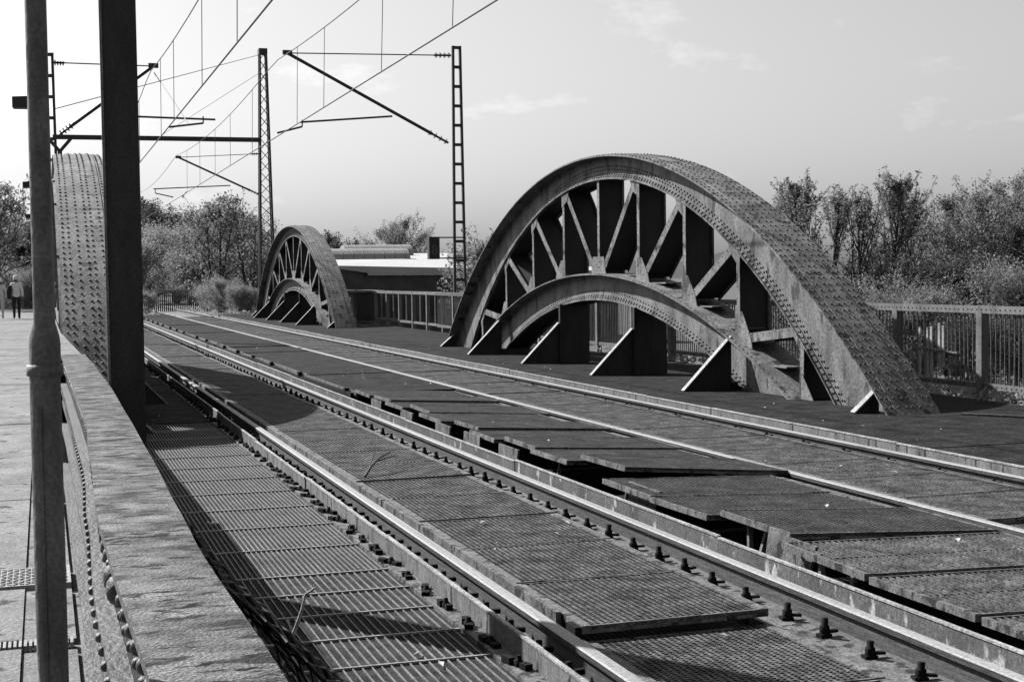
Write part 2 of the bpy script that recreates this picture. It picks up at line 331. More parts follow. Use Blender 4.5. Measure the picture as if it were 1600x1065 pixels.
while y < 72:
    L = random.choice((3.3, 2.6, 4.1)); m = MB(); z = .035 + random.uniform(-.012, .02); m.box(4.28, 5.74, y+.01, y+L-.01, -.05, z); m.build('deck_plate', 'deck_dark', deck)
    m = MB(); m.box(4.255, 4.279, y+.01, y+L-.01, -.05, z+.006); m.build('plate_edge', 'frame_steel', deck)
    m = MB(); m.bar((4.2, y, -.02+random.uniform(-.02, .03)), (4.2, y+L, -.02+random.uniform(-.02, .03)), .05, .06); m.build('edge_beam', 'bolt_black', deck)
    m = MB(); m.box(4.17, 4.24, y+.4, y+.5, -.1, .075); m.build('stake', 'bolt_black', deck)
    y += L
# side plates and props that show under the lifted panels
for yy_, xx_, h in ((8.0, 4.33, .17), (10.4, 4.36, .17), (13.35, 4.20, .26), (14.6, 4.20, .26), (15.7, 4.18, .26), (17.4, 4.18, .24), (19.2, 4.2, .24)):
    m = MB(); m.prism([(xx_, yy_-0.28, 0.05), (xx_, yy_+0.32, 0.05), (xx_, yy_+0.36, 0.05-h), (xx_, yy_-0.20, 0.05-h)], (0.02, 0, 0)); m.build('side_plate', 'frame_steel', deck)
for yy_, xx_ in ((8.55, 4.45), (8.75, 4.42), (7.6, 4.3), (10.85, 4.42), (12.4, 4.4), (7.3, 4.35)):
    m = MB(); m.bar((xx_, yy_, 0.03), (xx_-0.05, yy_+random.uniform(-.1, .1), -0.3), 0.03, 0.03); m.build('prop', 'frame_steel', deck)
for i in range(40):
    y = 4 + i*1.75; m = MB(); m.box(4.05, 5.8, y, y+0.12, -0.617, -0.03-0.09); m.build('cross_beam', 'deck_dark', deck)

# guard boards beside the rails
def board(x, y0, y1, z0, z1, t, matn, step, flange=None, label=None):
    th = thing('guard_board', (x, y0, z0), label=label, category='guard board')
    y = y0
    while y < y1:
        L = min(step, y1-y); dx = random.uniform(-.006, .006); dz = random.uniform(-.006, .008)
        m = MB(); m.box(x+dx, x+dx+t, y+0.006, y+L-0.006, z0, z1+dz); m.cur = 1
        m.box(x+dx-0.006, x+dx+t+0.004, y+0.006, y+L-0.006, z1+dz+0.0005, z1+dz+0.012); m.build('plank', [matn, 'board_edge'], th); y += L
    if flange:
        m = MB(); m.box(flange[0], flange[1], y0, y1, z0-0.02, z0+0.004); m.build('flange', 'frame_steel', th)
    return th
GA = board(2.085, 0, 72, -0.112, -0.012, 0.014, 'board_paint', 3.1, (1.99, 2.083), 'long low guard board left of the rail that runs by the narrow side gratings')
GB = board(4.02, 0, 72, -0.17, 0.008, 0.014, 'board_peel', 4.2, None, 'guard board with peeling paint at the edge of the dark gap between tracks')
GD = board(7.77, 0, 72, -0.14, 0.022, 0.03, 'board_paint', 2.05, None, 'guard board of short planks between outermost rail and dark deck by arches')

# rails
prof = [(-0.065, -0.16), (0.065, -0.16), (0.065, -0.15), (0.012, -0.132), (0.009, -0.045), (0.034, -0.033), (0.036, -0.006), (0.026, 0.0), (-0.026, 0.0), (-0.036, -0.006), (-0.034, -0.033), (-0.009, -0.045), (-0.012, -0.132), (-0.065, -0.15)]
def rail(x, label):
    th = thing('rail', (x, 0, -0.16), label=label, category='rail')
    m = MB(); ysn = [-4] + [i*15.0 for i in range(1, 13)]; n = len(prof)
    for k in range(len(ysn)-1):
        y0, y1 = ysn[k]+0.004, ysn[k+1]-0.004
        vs = [(x+px, yv, pz) for yv in (y0, y1) for px, pz in prof]
        fs = [(i, (i+1) % n, n+(i+1) % n, n+i)[::-1] for i in range(n)]
        for i, f in enumerate(fs):
            m.cur = 1 if i in (6, 7, 8) else 0; b = len(m.v)
            m.add([vs[q] for q in f], [(0, 1, 2, 3)])
        m.cur = 0; m.add(vs, [tuple(range(n)), tuple(range(2*n-1, n-1, -1))])
    m.build('rail_profile', ['rail_rust', 'rail_head'], th)
    m = MB(); m.box(x-0.14, x+0.14, -4, 74, -0.179, -0.163); m.build('base_plate', 'frame_steel', th)
    return th
RA = rail(XA, 'rail next to the side gratings and long low guard board')
RB = rail(XB, 'rail with tall black clip bolts, beside the board with peeling paint')
RC = rail(XC, 'bare rail between the loose tilted panels and the fine grating panels')
RD = rail(XD, 'outermost rail, nearest the right-hand arches, beside short-planked board')
# clip bolts: one mesh, many parts
def bolt_mesh(h, r):
    m = MB(); m.box(-0.035, 0.03, -0.024, 0.024, 0, 0.016); m.lathe((0, 0, 0.016), [(r*1.6, 0), (r*1.6, h*0.42), (r*1.45, h*0.5), (r*1.1, h*0.55), (r*1.1, h*0.95), (r*0.7, h)], 6)
    m.box(-0.02, 0.075, -0.014, 0.014, 0.018, 0.032); return m.mesh('clip_bolt', 'bolt_black')
bt = bolt_mesh(0.075, 0.017); bs = bolt_mesh(0.04, 0.016)
y = 4.3
while y < 60:
    inst('bolt', bt, RB, (3.64 + random.uniform(-.006, .006), y + random.uniform(-.03, .03), -0.124), (0, random.uniform(-.08, .08), random.uniform(-.3, .3)), (1, 1, random.uniform(.85, 1.1))); y += 0.42 if y < 14 else 0.5
y = 4.4
while y < 40:
    inst('bolt', bs, RA, (2.19, y + random.uniform(-.03, .03), -0.163+0.03), (0, 0, random.uniform(-.3, .3)), (1, 1, 1.7)); y += 0.43
y = 7
while y < 60:
    inst('bolt', bs, RD, (7.385, y + random.uniform(-.05, .05), -0.163+0.06), (0, 0, random.uniform(-.3, .3)), (1, 1, 1.2)); y += 0.8
lump = MB(); lump.lathe((0, 0, 0), [(0.022, 0), (0.024, 0.02), (0.014, 0.03), (0.012, 0.045)], 6); lump.box(-0.03, 0.005, 0.03, 0.09, 0, 0.028); lump.box(-0.02, 0.02, -0.075, -0.03, 0, 0.024)
lm = lump.mesh('flange_bolt', 'bolt_black'); y = 4.2
while y < 34:
    inst('bolt', lm, GA, (2.035, y + random.uniform(-.02, .02), -0.107), (0, 0, random.uniform(-.4, .4)), (random.uniform(.9, 1.2), random.uniform(.9, 1.5), random.uniform(.8, 1.2))); y += 0.43
# angle along rail A on the panel side
m = MB()
for i in range(17): m.box(2.405, 2.435, 6.9+i*4, 6.9+i*4+3.96, -0.14, -0.004)
m.build('edge_angle', 'frame_steel', deck)
m = MB(); m.box(2.37, 2.44, -4, 6.6, -0.15, -0.075); m.build('edge_angle', 'frame_steel', deck)
m = MB(); m.box(2.405, 2.46, 6.62, 6.75, -0.1, -0.02); m.build('end_block', 'bolt_black', deck)
m = MB(); m.box(5.80, 5.85, 4, 72, -0.12, -0.03); m.build('edge_angle', 'frame_steel', deck)
m = MB(); m.box(3.50, 3.735, 0, 72, -0.17, -0.125); m.build('clip_plate', 'frame_steel', deck)

# ------------------------------------------------------------------ tied-arch girders (local: x 0 = track side, .72 = back; y along; z up)
def arcs(Rt, zt, Rb, zb, z0, n=56):
    a1 = math.acos((z0-(zt-Rt))/Rt); a2 = math.acos((z0-(zb-Rb))/Rb)
    T = [(Rt*math.sin(-a1+2*a1*i/n), zt-Rt+Rt*math.cos(-a1+2*a1*i/n)) for i in range(n+1)]
    B = [(Rb*math.sin(-a2+2*a2*i/n), zb-Rb+Rb*math.cos(-a2+2*a2*i/n)) for i in range(n+1)]
    return T, B
def zat(Rr, zt, y): return zt-Rr+math.sqrt(max(0, Rr*Rr-y*y))
OT, OB = (14.7, 3.77), (11.9, 3.36)
IT, IB = (16.9, 1.70), (14.3, 1.22)
def rib(th, Tb, z0, flange_over, names, depth):
    (Rt, zt), (Rb, zb) = Tb; T, B = arcs(Rt, zt, Rb, zb, z0)
    X0, X1 = 0.0, 0.47; fo = flange_over; bo = 0.02
    def L(C, x, off=0, which=None):       # polyline at x; off = shift along the T-B line towards T
        out = []
        for (ty, tz), (by, bz) in zip(T, B):
            l = math.hypot(ty-by, tz-bz); uy, uz = (ty-by)/l, (tz-bz)/l
            (cy_, cz_) = (ty, tz) if C == 'T' else (by, bz)
            out.append((x, cy_+uy*off, cz_+uz*off))
        return out
    top = MB(); top.loftbox(L('T', -fo, 0), L('T', X1+bo, 0), L('T', X1+bo, -0.028), L('T', -fo, -0.028)); top.build(names[0], 'arch_paint', th)
    cov = MB(); cov.loftbox(L('T', -0.09, 0.016), L('T', 0.31, 0.016), L('T', 0.31, 0.0005), L('T', -0.09, 0.0005))
    if fo > 0.21: cov.build('cover_plate', 'arch_paint', th)
    for xa, xb in ((X0+0.02, X0+0.04), (X1-0.04, X1-0.02)):
        wb = MB(); wb.loftbox(L('T', xa, -0.0285), L('T', xb, -0.0285), L('B', xb, 0.03), L('B', xa, 0.03)); wb.build('web_plate', 'arch_paint', th)
    # bottom angles, top angles (legs proud of the web) and soffit
    for sx, xa in ((-1, X0), (1, X1)):
        an = MB(); x_in = xa - sx*0.04
        an.loftbox(L('B', xa+sx*0.035, 0.028), L('B', x_in, 0.028), L('B', x_in, 0), L('B', xa+sx*0.035, 0))
        an.loftbox(L('B', xa, 0.11), L('B', xa-sx*0.018, 0.11), L('B', xa-sx*0.018, 0.0285), L('B', xa, 0.0285))
        an.loftbox(L('T', xa, -0.029), L('T', xa-sx*0.018, -0.029), L('T', xa-sx*0.018, -0.10), L('T', xa, -0.10))
        an.build('edge_angle', 'arch_paint', th)
    so_ = MB(); so_.loftbox(L('B', 0.042, 0.05), L('B', X1-0.042, 0.05), L('B', X1-0.042, 0.036), L('B', 0.042, 0.036)); so_.build('soffit_plate', 'arch_shade', th)
    return T, B, L
def arc_walk(P, step):
    out = []; acc = 0; nxt = 0
    for i in range(len(P)-1):
        a, b = Vector(P[i]), Vector(P[i+1]); l = (b-a).length
        while nxt <= acc + l:
            out.append((a.lerp(b, (nxt-acc)/l), (b-a).normalized())); nxt += step
        acc += l
    return out
def arch_girder(label):
    th = thing('arch_girder', (0, 0, 0), label=label, category='arch girder')
    T, B, L = rib(th, (OT, OB), -0.02, 0.225, ['top_flange'], 0)
    T2, B2, L2 = rib(th, (IT, IB), -0.02, 0.20, ['inner_top_flange'], 0)
    rv = MB()
    # rivets on top flange
    for x, off in ((-0.19, 0), (-0.125, 0), (-0.03, .016), (0.08, .016), (0.15, .016), (0.26, .016), (0.37, 0), (0.44, 0)):
        ph = 0.06 if (x*100) % 2 > 1 else 0
        for p, d in arc_walk(L('T', x, off), 0.15):
            if x in (0.08, 0.15) and -3 < p.y < 1: continue
            q_ = random.uniform(.82, 1.15); rv.dome(p + d*random.uniform(-.008, .008), (0, -d.z, d.y), 0.0185*q_, 0.016*random.uniform(.7, 1.15))
    for off, x in ((0.055, -0.001), (0.09, -0.001), (0.17, 0.019), (0.23, 0.019)):
        for p, d in arc_walk(L('B', x, off), 0.115):
            if off > 0.12 and p.y > 2.5: continue
            rv.dome(p, (-1, 0, 0), 0.018, 0.016)
    for p, d in arc_walk(L('T', -0.001, -0.065), 0.13): rv.dome(p, (-1, 0, 0), 0.014, 0.012)
    for off, x in ((0.055, -0.001), (0.09, -0.001), (0.17, 0.019)):
        for p, d in arc_walk(L2('B', x, off), 0.12): rv.dome(p, (-1, 0, 0), 0.017, 0.015)
    for p, d in arc_walk(L2('T', -0.15, 0), 0.13): rv.dome(p, (0, -d.z, d.y), 0.014, 0.012)
    # verticals, diagonals
    def member(name, p, q, wf, plate=True):
        p = Vector((0, *p)); q = Vector((0, *q)); d = (q-p).normalized(); m = MB(); sd = Vector((1, 0, 0))
        for x in (0.0, 0.458):
            m.bar((x+0.006, p.y, p.z), (x+0.006, q.y, q.z), wf, 0.012, sd)            # face leg
            m.bar((x+0.03, p.y, p.z), (x+0.03, q.y, q.z), 0.014, 0.036, sd)
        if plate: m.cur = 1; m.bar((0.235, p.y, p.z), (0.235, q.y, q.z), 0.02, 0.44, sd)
        m.build(name, ['arch_paint', 'arch_shade'], th)
        n = int((q-p).length/0.17)
        for i in range(1, n):
            c = p.lerp(q, i/n); b = Vector((0, d.z, -d.y))
            rv.dome(c + b*(wf*0.27) + Vector((-0.0005, 0, 0)), (-1, 0, 0), 0.010, 0.009, 5)
    for k in range(-4, 5):
        y = 1.85*k; zt = zat(OB[0], OB[1], y)+0.05; zb = zat(IT[0], IT[1], y)-0.02
        zb = max(zb, 0.0)
        member('vertical', (y, zb), (y, zt), 0.10)
        # lower gusset
        s = -1 if k > 0 else 1
        if abs(k) < 4:
            m = MB(); zz = zat(IT[0], IT[1], y)+0.0
            if k == 0: poly = [(-.36, zat(IT[0], IT[1], .36)), (.36, zat(IT[0], IT[1], .36)), (.27, zz+.30), (-.27, zz+.30)]
            else:
                yo = y - s*0.08; yi = y - s*0.08
                e = 1 if k > 0 else -1                                 # diagonal leans outwards to the next node
                y1 = y + e*0.46; poly = [(y-e*0.09, zat(IT[0], IT[1], y-e*0.09)), (y1, zat(IT[0], IT[1], y1)), (y1-e*.06, zat(IT[0], IT[1], y1)+.16), (y+e*.14, zz+.36), (y-e*0.09, zz+.36)]
            m.prism([(-0.009, a, c) for a, c in poly], (0.012, 0, 0)); m.build('gusset', 'arch_paint', th)
            for a, c in [(random.uniform(-.25, .3)*(1 if k >= 0 else -1), random.uniform(.05, .3)) for _ in range(10)]:
                rv.dome((-0.0095, y+a*0.8, zz+c*0.8-0.02*abs(k)*abs(a)), (-1, 0, 0), 0.012, 0.010, 5)
        else:
            e = 1 if k > 0 else -1; m = MB(); m.prism([(-0.009, y-e*.05, 0.0), (-0.009, y+e*.32, 0.0), (-0.009, y+e*.02, .34), (-0.009, y-e*.05, .34)], (0.012, 0, 0)); m.build('gusset', 'arch_paint', th)
        # upper gusset
        if k != 0:
            e = 1 if k > 0 else -1; y1 = y - e*0.34; m = MB()
            poly = [(y+e*.07, zat(OB[0], OB[1], y)+.03), (y1, zat(OB[0], OB[1], y1)+.03), (y1+e*.1, zat(OB[0], OB[1], y1)-.18), (y+e*.07, zat(OB[0], OB[1], y)-.26)]
            m.prism([(-0.007, a, c) for a, c in poly], (0.012, 0, 0)); m.build('gusset', 'arch_paint', th)
            # diagonal from this top node to the next lower node towards the crown
            yi = 1.85*(k-e); yt = y - e*0.16
            member('diagonal', (yi + e*0.22, zat(IT[0], IT[1], yi+e*.22)+0.06), (yt, zat(OB[0], OB[1], yt)-0.02), 0.13)
    # hangers below the inner rib with triangular brackets towards the track
    for k in (-5, -3, -1, 1, 3, 5):
        y = 1.85*k; small = abs(k) == 5
        if not small:
            zt = zat(IB[0], IB[1], y)+0.02
            m = MB(); m.box(0.03, 0.5, y-0.012, y+0.012, 0.0, zt); m.box(-0.118, 0.0295, y-0.012, y+0.012, 0.0, zt); m.box(-0.118, -0.1, y-0.07, y-0.0125, 0.0, zt); m.build('hanger_plate', 'column_paint', th)  # shade on the hanger faces is put into their near-black colour
        wx, h = (0.33, 0.27) if small else (0.74, 0.74)
        x1 = -0.12 if not small else (-0.1)
        y2 = y if not small else (y*1.02)
        m = MB(); m.prism([(x1-wx, y2-0.008, 0.002), (x1, y2-0.008, 0.002), (x1, y2-0.008, h), (x1-0.03, y2-0.008, h)], (0, 0.016, 0))
        m.cur = 1; m.bar((x1-wx-0.02, y2, 0.012), (x1-0.01, y2, h+0.03), 0.10, 0.016, (-1, 0, 1)); m.cur = 0; m.box(x1-wx+0.04, x1-0.004, y2-0.05, y2-0.0085, 0.001, 0.012); m.build('bracket', ['column_paint', 'bracket_edge'], th)  # sunlit slope and shaded faces painted in: pale edge, near-black plate
    # horizontal tie plates behind the inner rib
    for y in (-6.6, -5.3, -4.3, -2.6, -1.5, 2.6, 5.0):
        z = zat(IT[0], IT[1], y)+0.02; m = MB(); m.box(0.03, 0.39, y-0.32, y+0.32, z, z+0.02); m.build('tie_plate', 'arch_paint', th)
    r_ = rv.build('rivets', 'arch_rivet', th, kind='stuff')
    return th
A1 = arch_girder('large riveted steel arch girder whose shadow falls on the picket fence')
A1.location = (9.52, 24.72, 0)
A2 = copy_tree(A1); A2['label'] = 'farther riveted steel arch girder beside the dark cabinet and workshop'; A2.location = (9.56, 58.6, 0)
A3 = copy_tree(A1); A3['label'] = 'riveted steel arch girder rising behind the dark column, by the walkway'; A3.location = (0.70, 26.0, 0); A3.rotation_euler = (0, 0, math.pi)

# ------------------------------------------------------------------ parapet beside the walkway
PX = [(y*.853, a*.853, c*.853) for y, a, c in [(1.4, .165, .385), (2.5, .157, .379), (3.75, .140, .363), (4.4, .135, .370), (6.0, .159, .386), (7.55, .185, .395), (9.75, .176, .404), (12.2, .165, .39), (14.45, .149, .367)]]
def plerp(y):
    for i in range(len(PX)-1):
        if PX[i][0] <= y <= PX[i+1][0]:
            t = (y-PX[i][0])/(PX[i+1][0]-PX[i][0]); t2 = t*t*(3-2*t); return tuple(PX[i][j]+(PX[i+1][j]-PX[i][j])*t2 for j in (1, 2))
    return PX[-1][1:]
par = thing('parapet', (0.27, 7.0, 0.12), label='riveted steel parapet with a broad flaking rusty top, beside the pole', category='parapet')
yv = [1.2 + i*11.12/180 for i in range(181)]
def ln(f, z): return [(f(y), y, z(y) if callable(z) else z) for y in yv]
m = MB()
jz = [random.uniform(-.0025, .0025) for _ in yv]
# top plate as a fine strip so that flakes and dents are real
cols = 14; vs = []
for i, y in enumerate(yv):
    a, c = plerp(y)
    for j in range(cols+1):
        e = random.uniform(-.0006, .0006) if 0 < j < cols else -0.0015
        vs.append((a+(c-a)*j/cols, y, 1.1000+e))
W_ = cols+1
m.add(vs, [(i*W_+j, i*W_+j+1, (i+1)*W_+j+1, (i+1)*W_+j) for i in range(len(yv)-1) for j in range(cols)], True)
m.cur = 1
m.loftbox(ln(lambda y: plerp(y)[0], 1.0985), ln(lambda y: plerp(y)[1], 1.0985), ln(lambda y: plerp(y)[1], 1.0780), ln(lambda y: plerp(y)[0], 1.0780))
m.build('top_plate', ['flaky_rust', 'parapet_side'], par)
m = MB(); m.loftbox(ln(lambda y: plerp(y)[0]+.022, 1.0775), ln(lambda y: plerp(y)[0]+.036, 1.0775), ln(lambda y: plerp(y)[0]+.036, 0.9700), ln(lambda y: plerp(y)[0]+.022, 0.9700)); m.build('upper_angle', 'parapet_side', par)
m = MB(); m.loftbox(ln(lambda y: plerp(y)[0]+.037, 1.0775), ln(lambda y: plerp(y)[0]+.05, 1.0775), ln(lambda y: plerp(y)[0]+.05, 0.16), ln(lambda y: plerp(y)[0]+.037, 0.16)); m.build('web', 'parapet_web', par)
m = MB(); m.loftbox(ln(lambda y: plerp(y)[1]-.05, 1.0775), ln(lambda y: plerp(y)[1]-.036, 1.0775), ln(lambda y: plerp(y)[1]-.036, -0.12), ln(lambda y: plerp(y)[1]-.05, -0.12)); m.build('web', 'parapet_web', par)
for zc, dx, h in ((0.8400, -.01, .03), (0.7000, .0, .035), (0.5200, -.012, .03), (0.2, -.03, .03)):
    m = MB(); m.loftbox(ln(lambda y: plerp(y)[0]+dx, zc+h), ln(lambda y: plerp(y)[0]+.036, zc+h), ln(lambda y: plerp(y)[0]+.036, zc), ln(lambda y: plerp(y)[0]+dx, zc)); m.build('rib', 'parapet_side', par)
def rivet_mesh(r, h, nm):
    q = MB(); q.cur = 0; n = 10; vs = []
    for rr, hh in ((1, 0), (.97, .3), (.8, .68), (.5, .92)):
        for i in range(n): t = 2*math.pi*i/n; vs.append((-h*hh, r*rr*math.cos(t), r*rr*math.sin(t)))
    vs.append((-h, 0, 0))
    q.add(vs, [(k*n+i, k*n+(i+1) % n, (k+1)*n+(i+1) % n, (k+1)*n+i)[::-1] for k in range(3) for i in range(n)] + [(3*n+i, 3*n+(i+1) % n, 4*n)[::-1] for i in range(n)], True)
    return q.mesh(nm, 'parapet_side')
r1 = rivet_mesh(0.017, 0.017, 'rivet'); r2 = rivet_mesh(0.034, 0.03, 'bolt_head'); r3 = rivet_mesh(0.012, 0.012, 'rivet_small')
y = 2.0; k = 0
while y < 12.2:
    a = plerp(y)[0]
    if 3.12 < y < 3.42: inst('bolt_head', r2, par, (a+.021, y, 1.0250))
    else: inst('rivet', r1, par, (a+.021, y, 1.0300))
    inst('rivet', r3, par, (a+.021, y+.06, 0.9850)); inst('rivet', r3, par, (a-.011, y+.03, 0.8560))
    y += 0.135; k += 1
# its plainer continuation along the walkway side of the arch
par2 = thing('handrail_beam', (0.1, 30, 0.12), label='pale plain handrail beam running on past the rusty parapet along the arch', category='handrail')
m = MB(); m.loftbox([(0.10, 12.4, 1.09), (0.04, 18, 1.09), (-.03, 60, 1.09)], [(0.29, 12.4, 1.09), (0.19, 18, 1.09), (0.16, 60, 1.09)], [(0.29, 12.4, 1.05), (0.19, 18, 1.05), (0.16, 60, 1.05)], [(0.10, 12.4, 1.05), (0.04, 18, 1.05), (-.03, 60, 1.05)]); m.build('top_plate', 'concrete', par2)
m = MB(); m.box(0.08, 0.12, 12.4, 60, 0.12, 1.049); m.build('web', 'parapet_side', par2)

# dark column between parapet and gratings: broad flange towards the walker, thin bright arris
col_ = thing('steel_column', (0.46, 9.1, -0.12), label='tall dark steel column standing against the rusty parapet', category='column')
m = MB(); m.box(0.372, 0.568, 9.0, 9.02, -0.12, 7.5); m.build('flange', 'column_paint', col_)
m = MB(); m.box(0.372, 0.568, 9.2, 9.22, -0.12, 7.5); m.build('flange', 'column_paint', col_)
m = MB(); m.box(0.462, 0.478, 9.0205, 9.1995, -0.12, 7.5); m.build('web', 'column_paint', col_)
m = MB(); m.box(0.356, 0.371, 8.98, 9.01, -0.12, 7.5); m.build('edge_strip', 'column_edge', col_)
m = MB(); m.box(0.38, 0.70, 8.9, 9.3, -0.118, -0.095); m.build('base_plate', 'column_paint', col_)

# pole with sleeve and clamp
PK = 0.5; PYY = 4.7*PK
def pz(z): return 1.68 + (z-1.68)*PK
pole = thing('tubular_pole', (0.0, PYY, 0.15), label='weathered tubular pole with wide sleeve and clamp band, left of the parapet', category='pole')
def ptube(nm, x, z0, prof_): 
    m = MB(); m.lathe((x*PK, PYY, 0), [(r*PK, pz(z0+z) if z0+z > .3 else .15) for r, z in prof_], 28); m.build(nm, 'pole_zinc', pole)
ptube('lower_tube', 0, .15, [(0.047, 0), (0.046, 0.9), (0.0455, 1.28)])
ptube('sleeve', .002, 1.43, [(0.0462, 0), (0.0465, 0.06), (0.044, 0.085), (0.036, 0.115), (0.0335, 0.125)])
ptube('upper_tube', .003, 1.555, [(0.032, 0), (0.0305, 4.4)])
ptube('clamp_band', .001, 1.395, [(0.0485, 0), (0.0545, 0.002), (0.0545, 0.034), (0.0485, 0.0355)])
m = MB(); m.box(-.022*PK, -.013*PK, PYY-.049*PK, PYY-.043*PK, .16, pz(1.3)); m.build('conduit', 'pole_zinc', pole)

# walkway lamps
def lamp(x, y, z):
    t = thing('walkway_lamp', (x, y, .15), label='walkway lamp with flat box head on a slim post', category='lamp', group='lamps along the walkway')
    m = MB(); m.tube((x, y, .15), (x, y, z), .045, .035, 10); m.build('post', 'mast_steel', t)
    m = MB(); m.prism([(x-.46, y-.1, z-.02), (x-.46, y-.1, z+.18), (x-.1, y-.1, z+.2), (x+.04, y-.1, z+.05), (x+.04, y-.1, z-.02)], (0, .2, 0)); m.build('lamp_head', 'dark_box', t)
    m = MB(); m.box(x-.44, x-.05, y-.08, y+.08, z-.045, z-.021); m.build('lens', 'concrete', t)
lamp(0.0, 30, 5.06); lamp(-0.12, 56, 5.12); lamp(-0.3, 82, 5.1)

# ------------------------------------------------------------------ fence on the right
def fence_bay(x, y0, L, n, label, group, detail=True):
    t = thing('fence_bay', (x, y0, 0), label=label, category='fence', group=group)
    m = MB(); m.box(x-.055, x+.055, y0-.06, y0+.06, -0.3, 1.13); m.build('post', 'fence_steel', t)
    m = MB(); m.box(x-.05, x-.036, y0+.004, y0+L-.004, 1.105, 1.20); m.box(x-.0355, x+.06, y0+.004, y0+L-.004, 1.188, 1.20); m.build('top_rail', 'fence_steel', t)
    m = MB(); m.box(x-.03, x-.018, y0+.062, y0+L-.062, 0.12, 0.19); m.box(x-.0175, x+.04, y0+.062, y0+L-.062, 0.178, 0.19); m.build('bottom_rail', 'fence_steel', t)
    if detail:
        rv = MB()
        for i in range(n):
            y = y0 + (i+.5)*L/n; rv.dome((x-.0505, y, 1.155), (-1, 0, 0), .012, .01, 5); rv.dome((x-.0305, y, .155), (-1, 0, 0), .012, .01, 5)
        rv.build('rivets', 'arch_rivet', t, kind='stuff')
    return t
bal = MB(); bal.tube((0, 0, .16), (0, 0, 1.12), .0105, n=6, cap=False); balm = bal.mesh('baluster', 'fence_steel')
FX = 11.72
for i in range(-3, 14):
    y0 = 16.5 + i*2.0; n = 20
    lab = 'picket fence bay of thin steel bars on the right side of the bridge'
    t = fence_bay(FX, y0, 2.0, n, lab, 'picket fence bays along the right side')
    for k in range(n):
        yb_ = y0 + .06 + (k+.5)*1.88/n
        if i == 0 and k in (8, 9, 11, 12, 14): continue
        o = inst('baluster', balm, t, (FX, yb_, 0), (random.uniform(-.012, .012), random.uniform(-.01, .01), 0))
    if i == 1: t['label'] = 'picket fence bay with the dark shadow of the arch across its bars'; del t['group']
    if i == 0:
        t['label'] = 'picket fence bay patched with pale wider slats next to the arch foot'; del t['group']
        for k, (w_, zb_, zt_) in zip((8, 9, 11, 12, 14), ((.045, .5, 1.02), (.05, .45, 1.05), (.05, .3, 1.0), (.03, .35, .98), (.045, .2, .98))):
            m = MB(); yb_ = y0 + .06 + (k+.5)*.094; m.box(FX-.02, FX+.0, yb_-w_/2, yb_+w_/2, zb_-.15, zt_-.1); m.build('slat', 'bracket_edge', t)
        m = MB(); m.bar((FX-.03, y0+.5, .56), (FX-.03, y0+1.5, .60), .03, .02); m.build('cross_strap', 'fence_steel', t)
for i in range(8):
    y0 = 42.5 + i*1.95 + 1.9
    t = fence_bay(11.9, y0, 1.95, 0, 'open fence bay with posts and two rails, between the arches', 'open fence bays between the two arches', False)
    for k in (0.5,):
        m = MB(); m.box(11.88, 11.92, y0+.95, y0+1.0, .17, 1.12); m.build('upright', 'fence_steel', t)
t = thing('service_cabinet', (11.5, 56.4, 0), label='dark steel cabinet standing at the foot of the farther arch', category='cabinet')
m = MB(); m.box(11.3, 12.3, 54.9, 58.0, 0.08, 1.12); m.build('body', 'dark_box', t)
m = MB(); m.box(11.2, 12.4, 54.8, 58.1, 1.121, 1.2); m.build('lid', 'fence_steel', t)
m = MB(); m.box(11.35, 12.25, 55.0, 57.9, 0.0, 0.079); m.build('plinth', 'concrete', t)
m = MB(); m.box(11.284, 11.299, 55.2, 56.35, .2, 1.05); m.build('door', 'dark_box', t)
m = MB(); m.box(11.284, 11.299, 56.4, 57.7, .2, 1.05); m.build('door', 'dark_box', t)
# far fences beyond the bridge
for i in range(10):
    y0 = 88 + i*0.9; x0 = 4.6 + i*1.0
    t = thing('far_fence_bay', (x0, y0, -.3), label='low dark paling fence bay across the far end of the bridge', category='fence', group='paling fence beyond the bridge')
    m = MB(); m.bar((x0, y0, 1.05), (x0+1.0, y0+.9, 1.05), .06, .07); m.build('rail', 'fence_steel', t)
    for k in range(8):
        f = (k+.5)/8; m = MB(); m.bar((x0+f, y0+.9*f, -.3), (x0+f, y0+.9*f, 1.0), .07, .03, (0, 1, 0)); m.build('pale', 'dark_box', t)

# ------------------------------------------------------------------ overhead line masts
def ladder_mast(x, y, h, name, label, w0=.36, w1=.22, dx=True):
    t = thing(name, (x, y, -0.3), label=label, category='mast')
    for s in (-1, 1):
        m = MB(); m.bar((x+s*w0/2, y, -.3), (x+s*w1/2, y, h), .075, .09, (0, 1, 0)); m.build('leg', 'mast_steel', t)
    n = int((h+.3)/0.58)
    for i in range(n+1):
        z = -.2 + i*(h+.15)/n; f = (z+.3)/(h+.3); ww = w0+(w1-w0)*f
        m = MB(); m.box(x-ww/2, x+ww/2, y-.035, y+.035, z-.045, z+.045); m.build('batten', 'mast_steel', t)
    return t
def ins(m, p, q, r=.055, n=4):
    p = Vector(p); q = Vector(q); d = (q-p)
    m.tube(p, q, r*.35, n=8)
    for i in range(n):
        c = p + d*((i+.5)/n); e = d.normalized()*.018; m.tube(c-e, c+e, r, r*.7, n=10)
MY = 43.87
M1 = ladder_mast(12.3, MY, 8.74, 'ladder_mast', 'ladder-braced overhead line mast carrying the signal box, right of the tracks')
M2 = ladder_mast(0.36, MY, 8.15, 'ladder_mast', 'overhead line mast half hidden behind the tubular pole, left of the tracks', .3, .16)
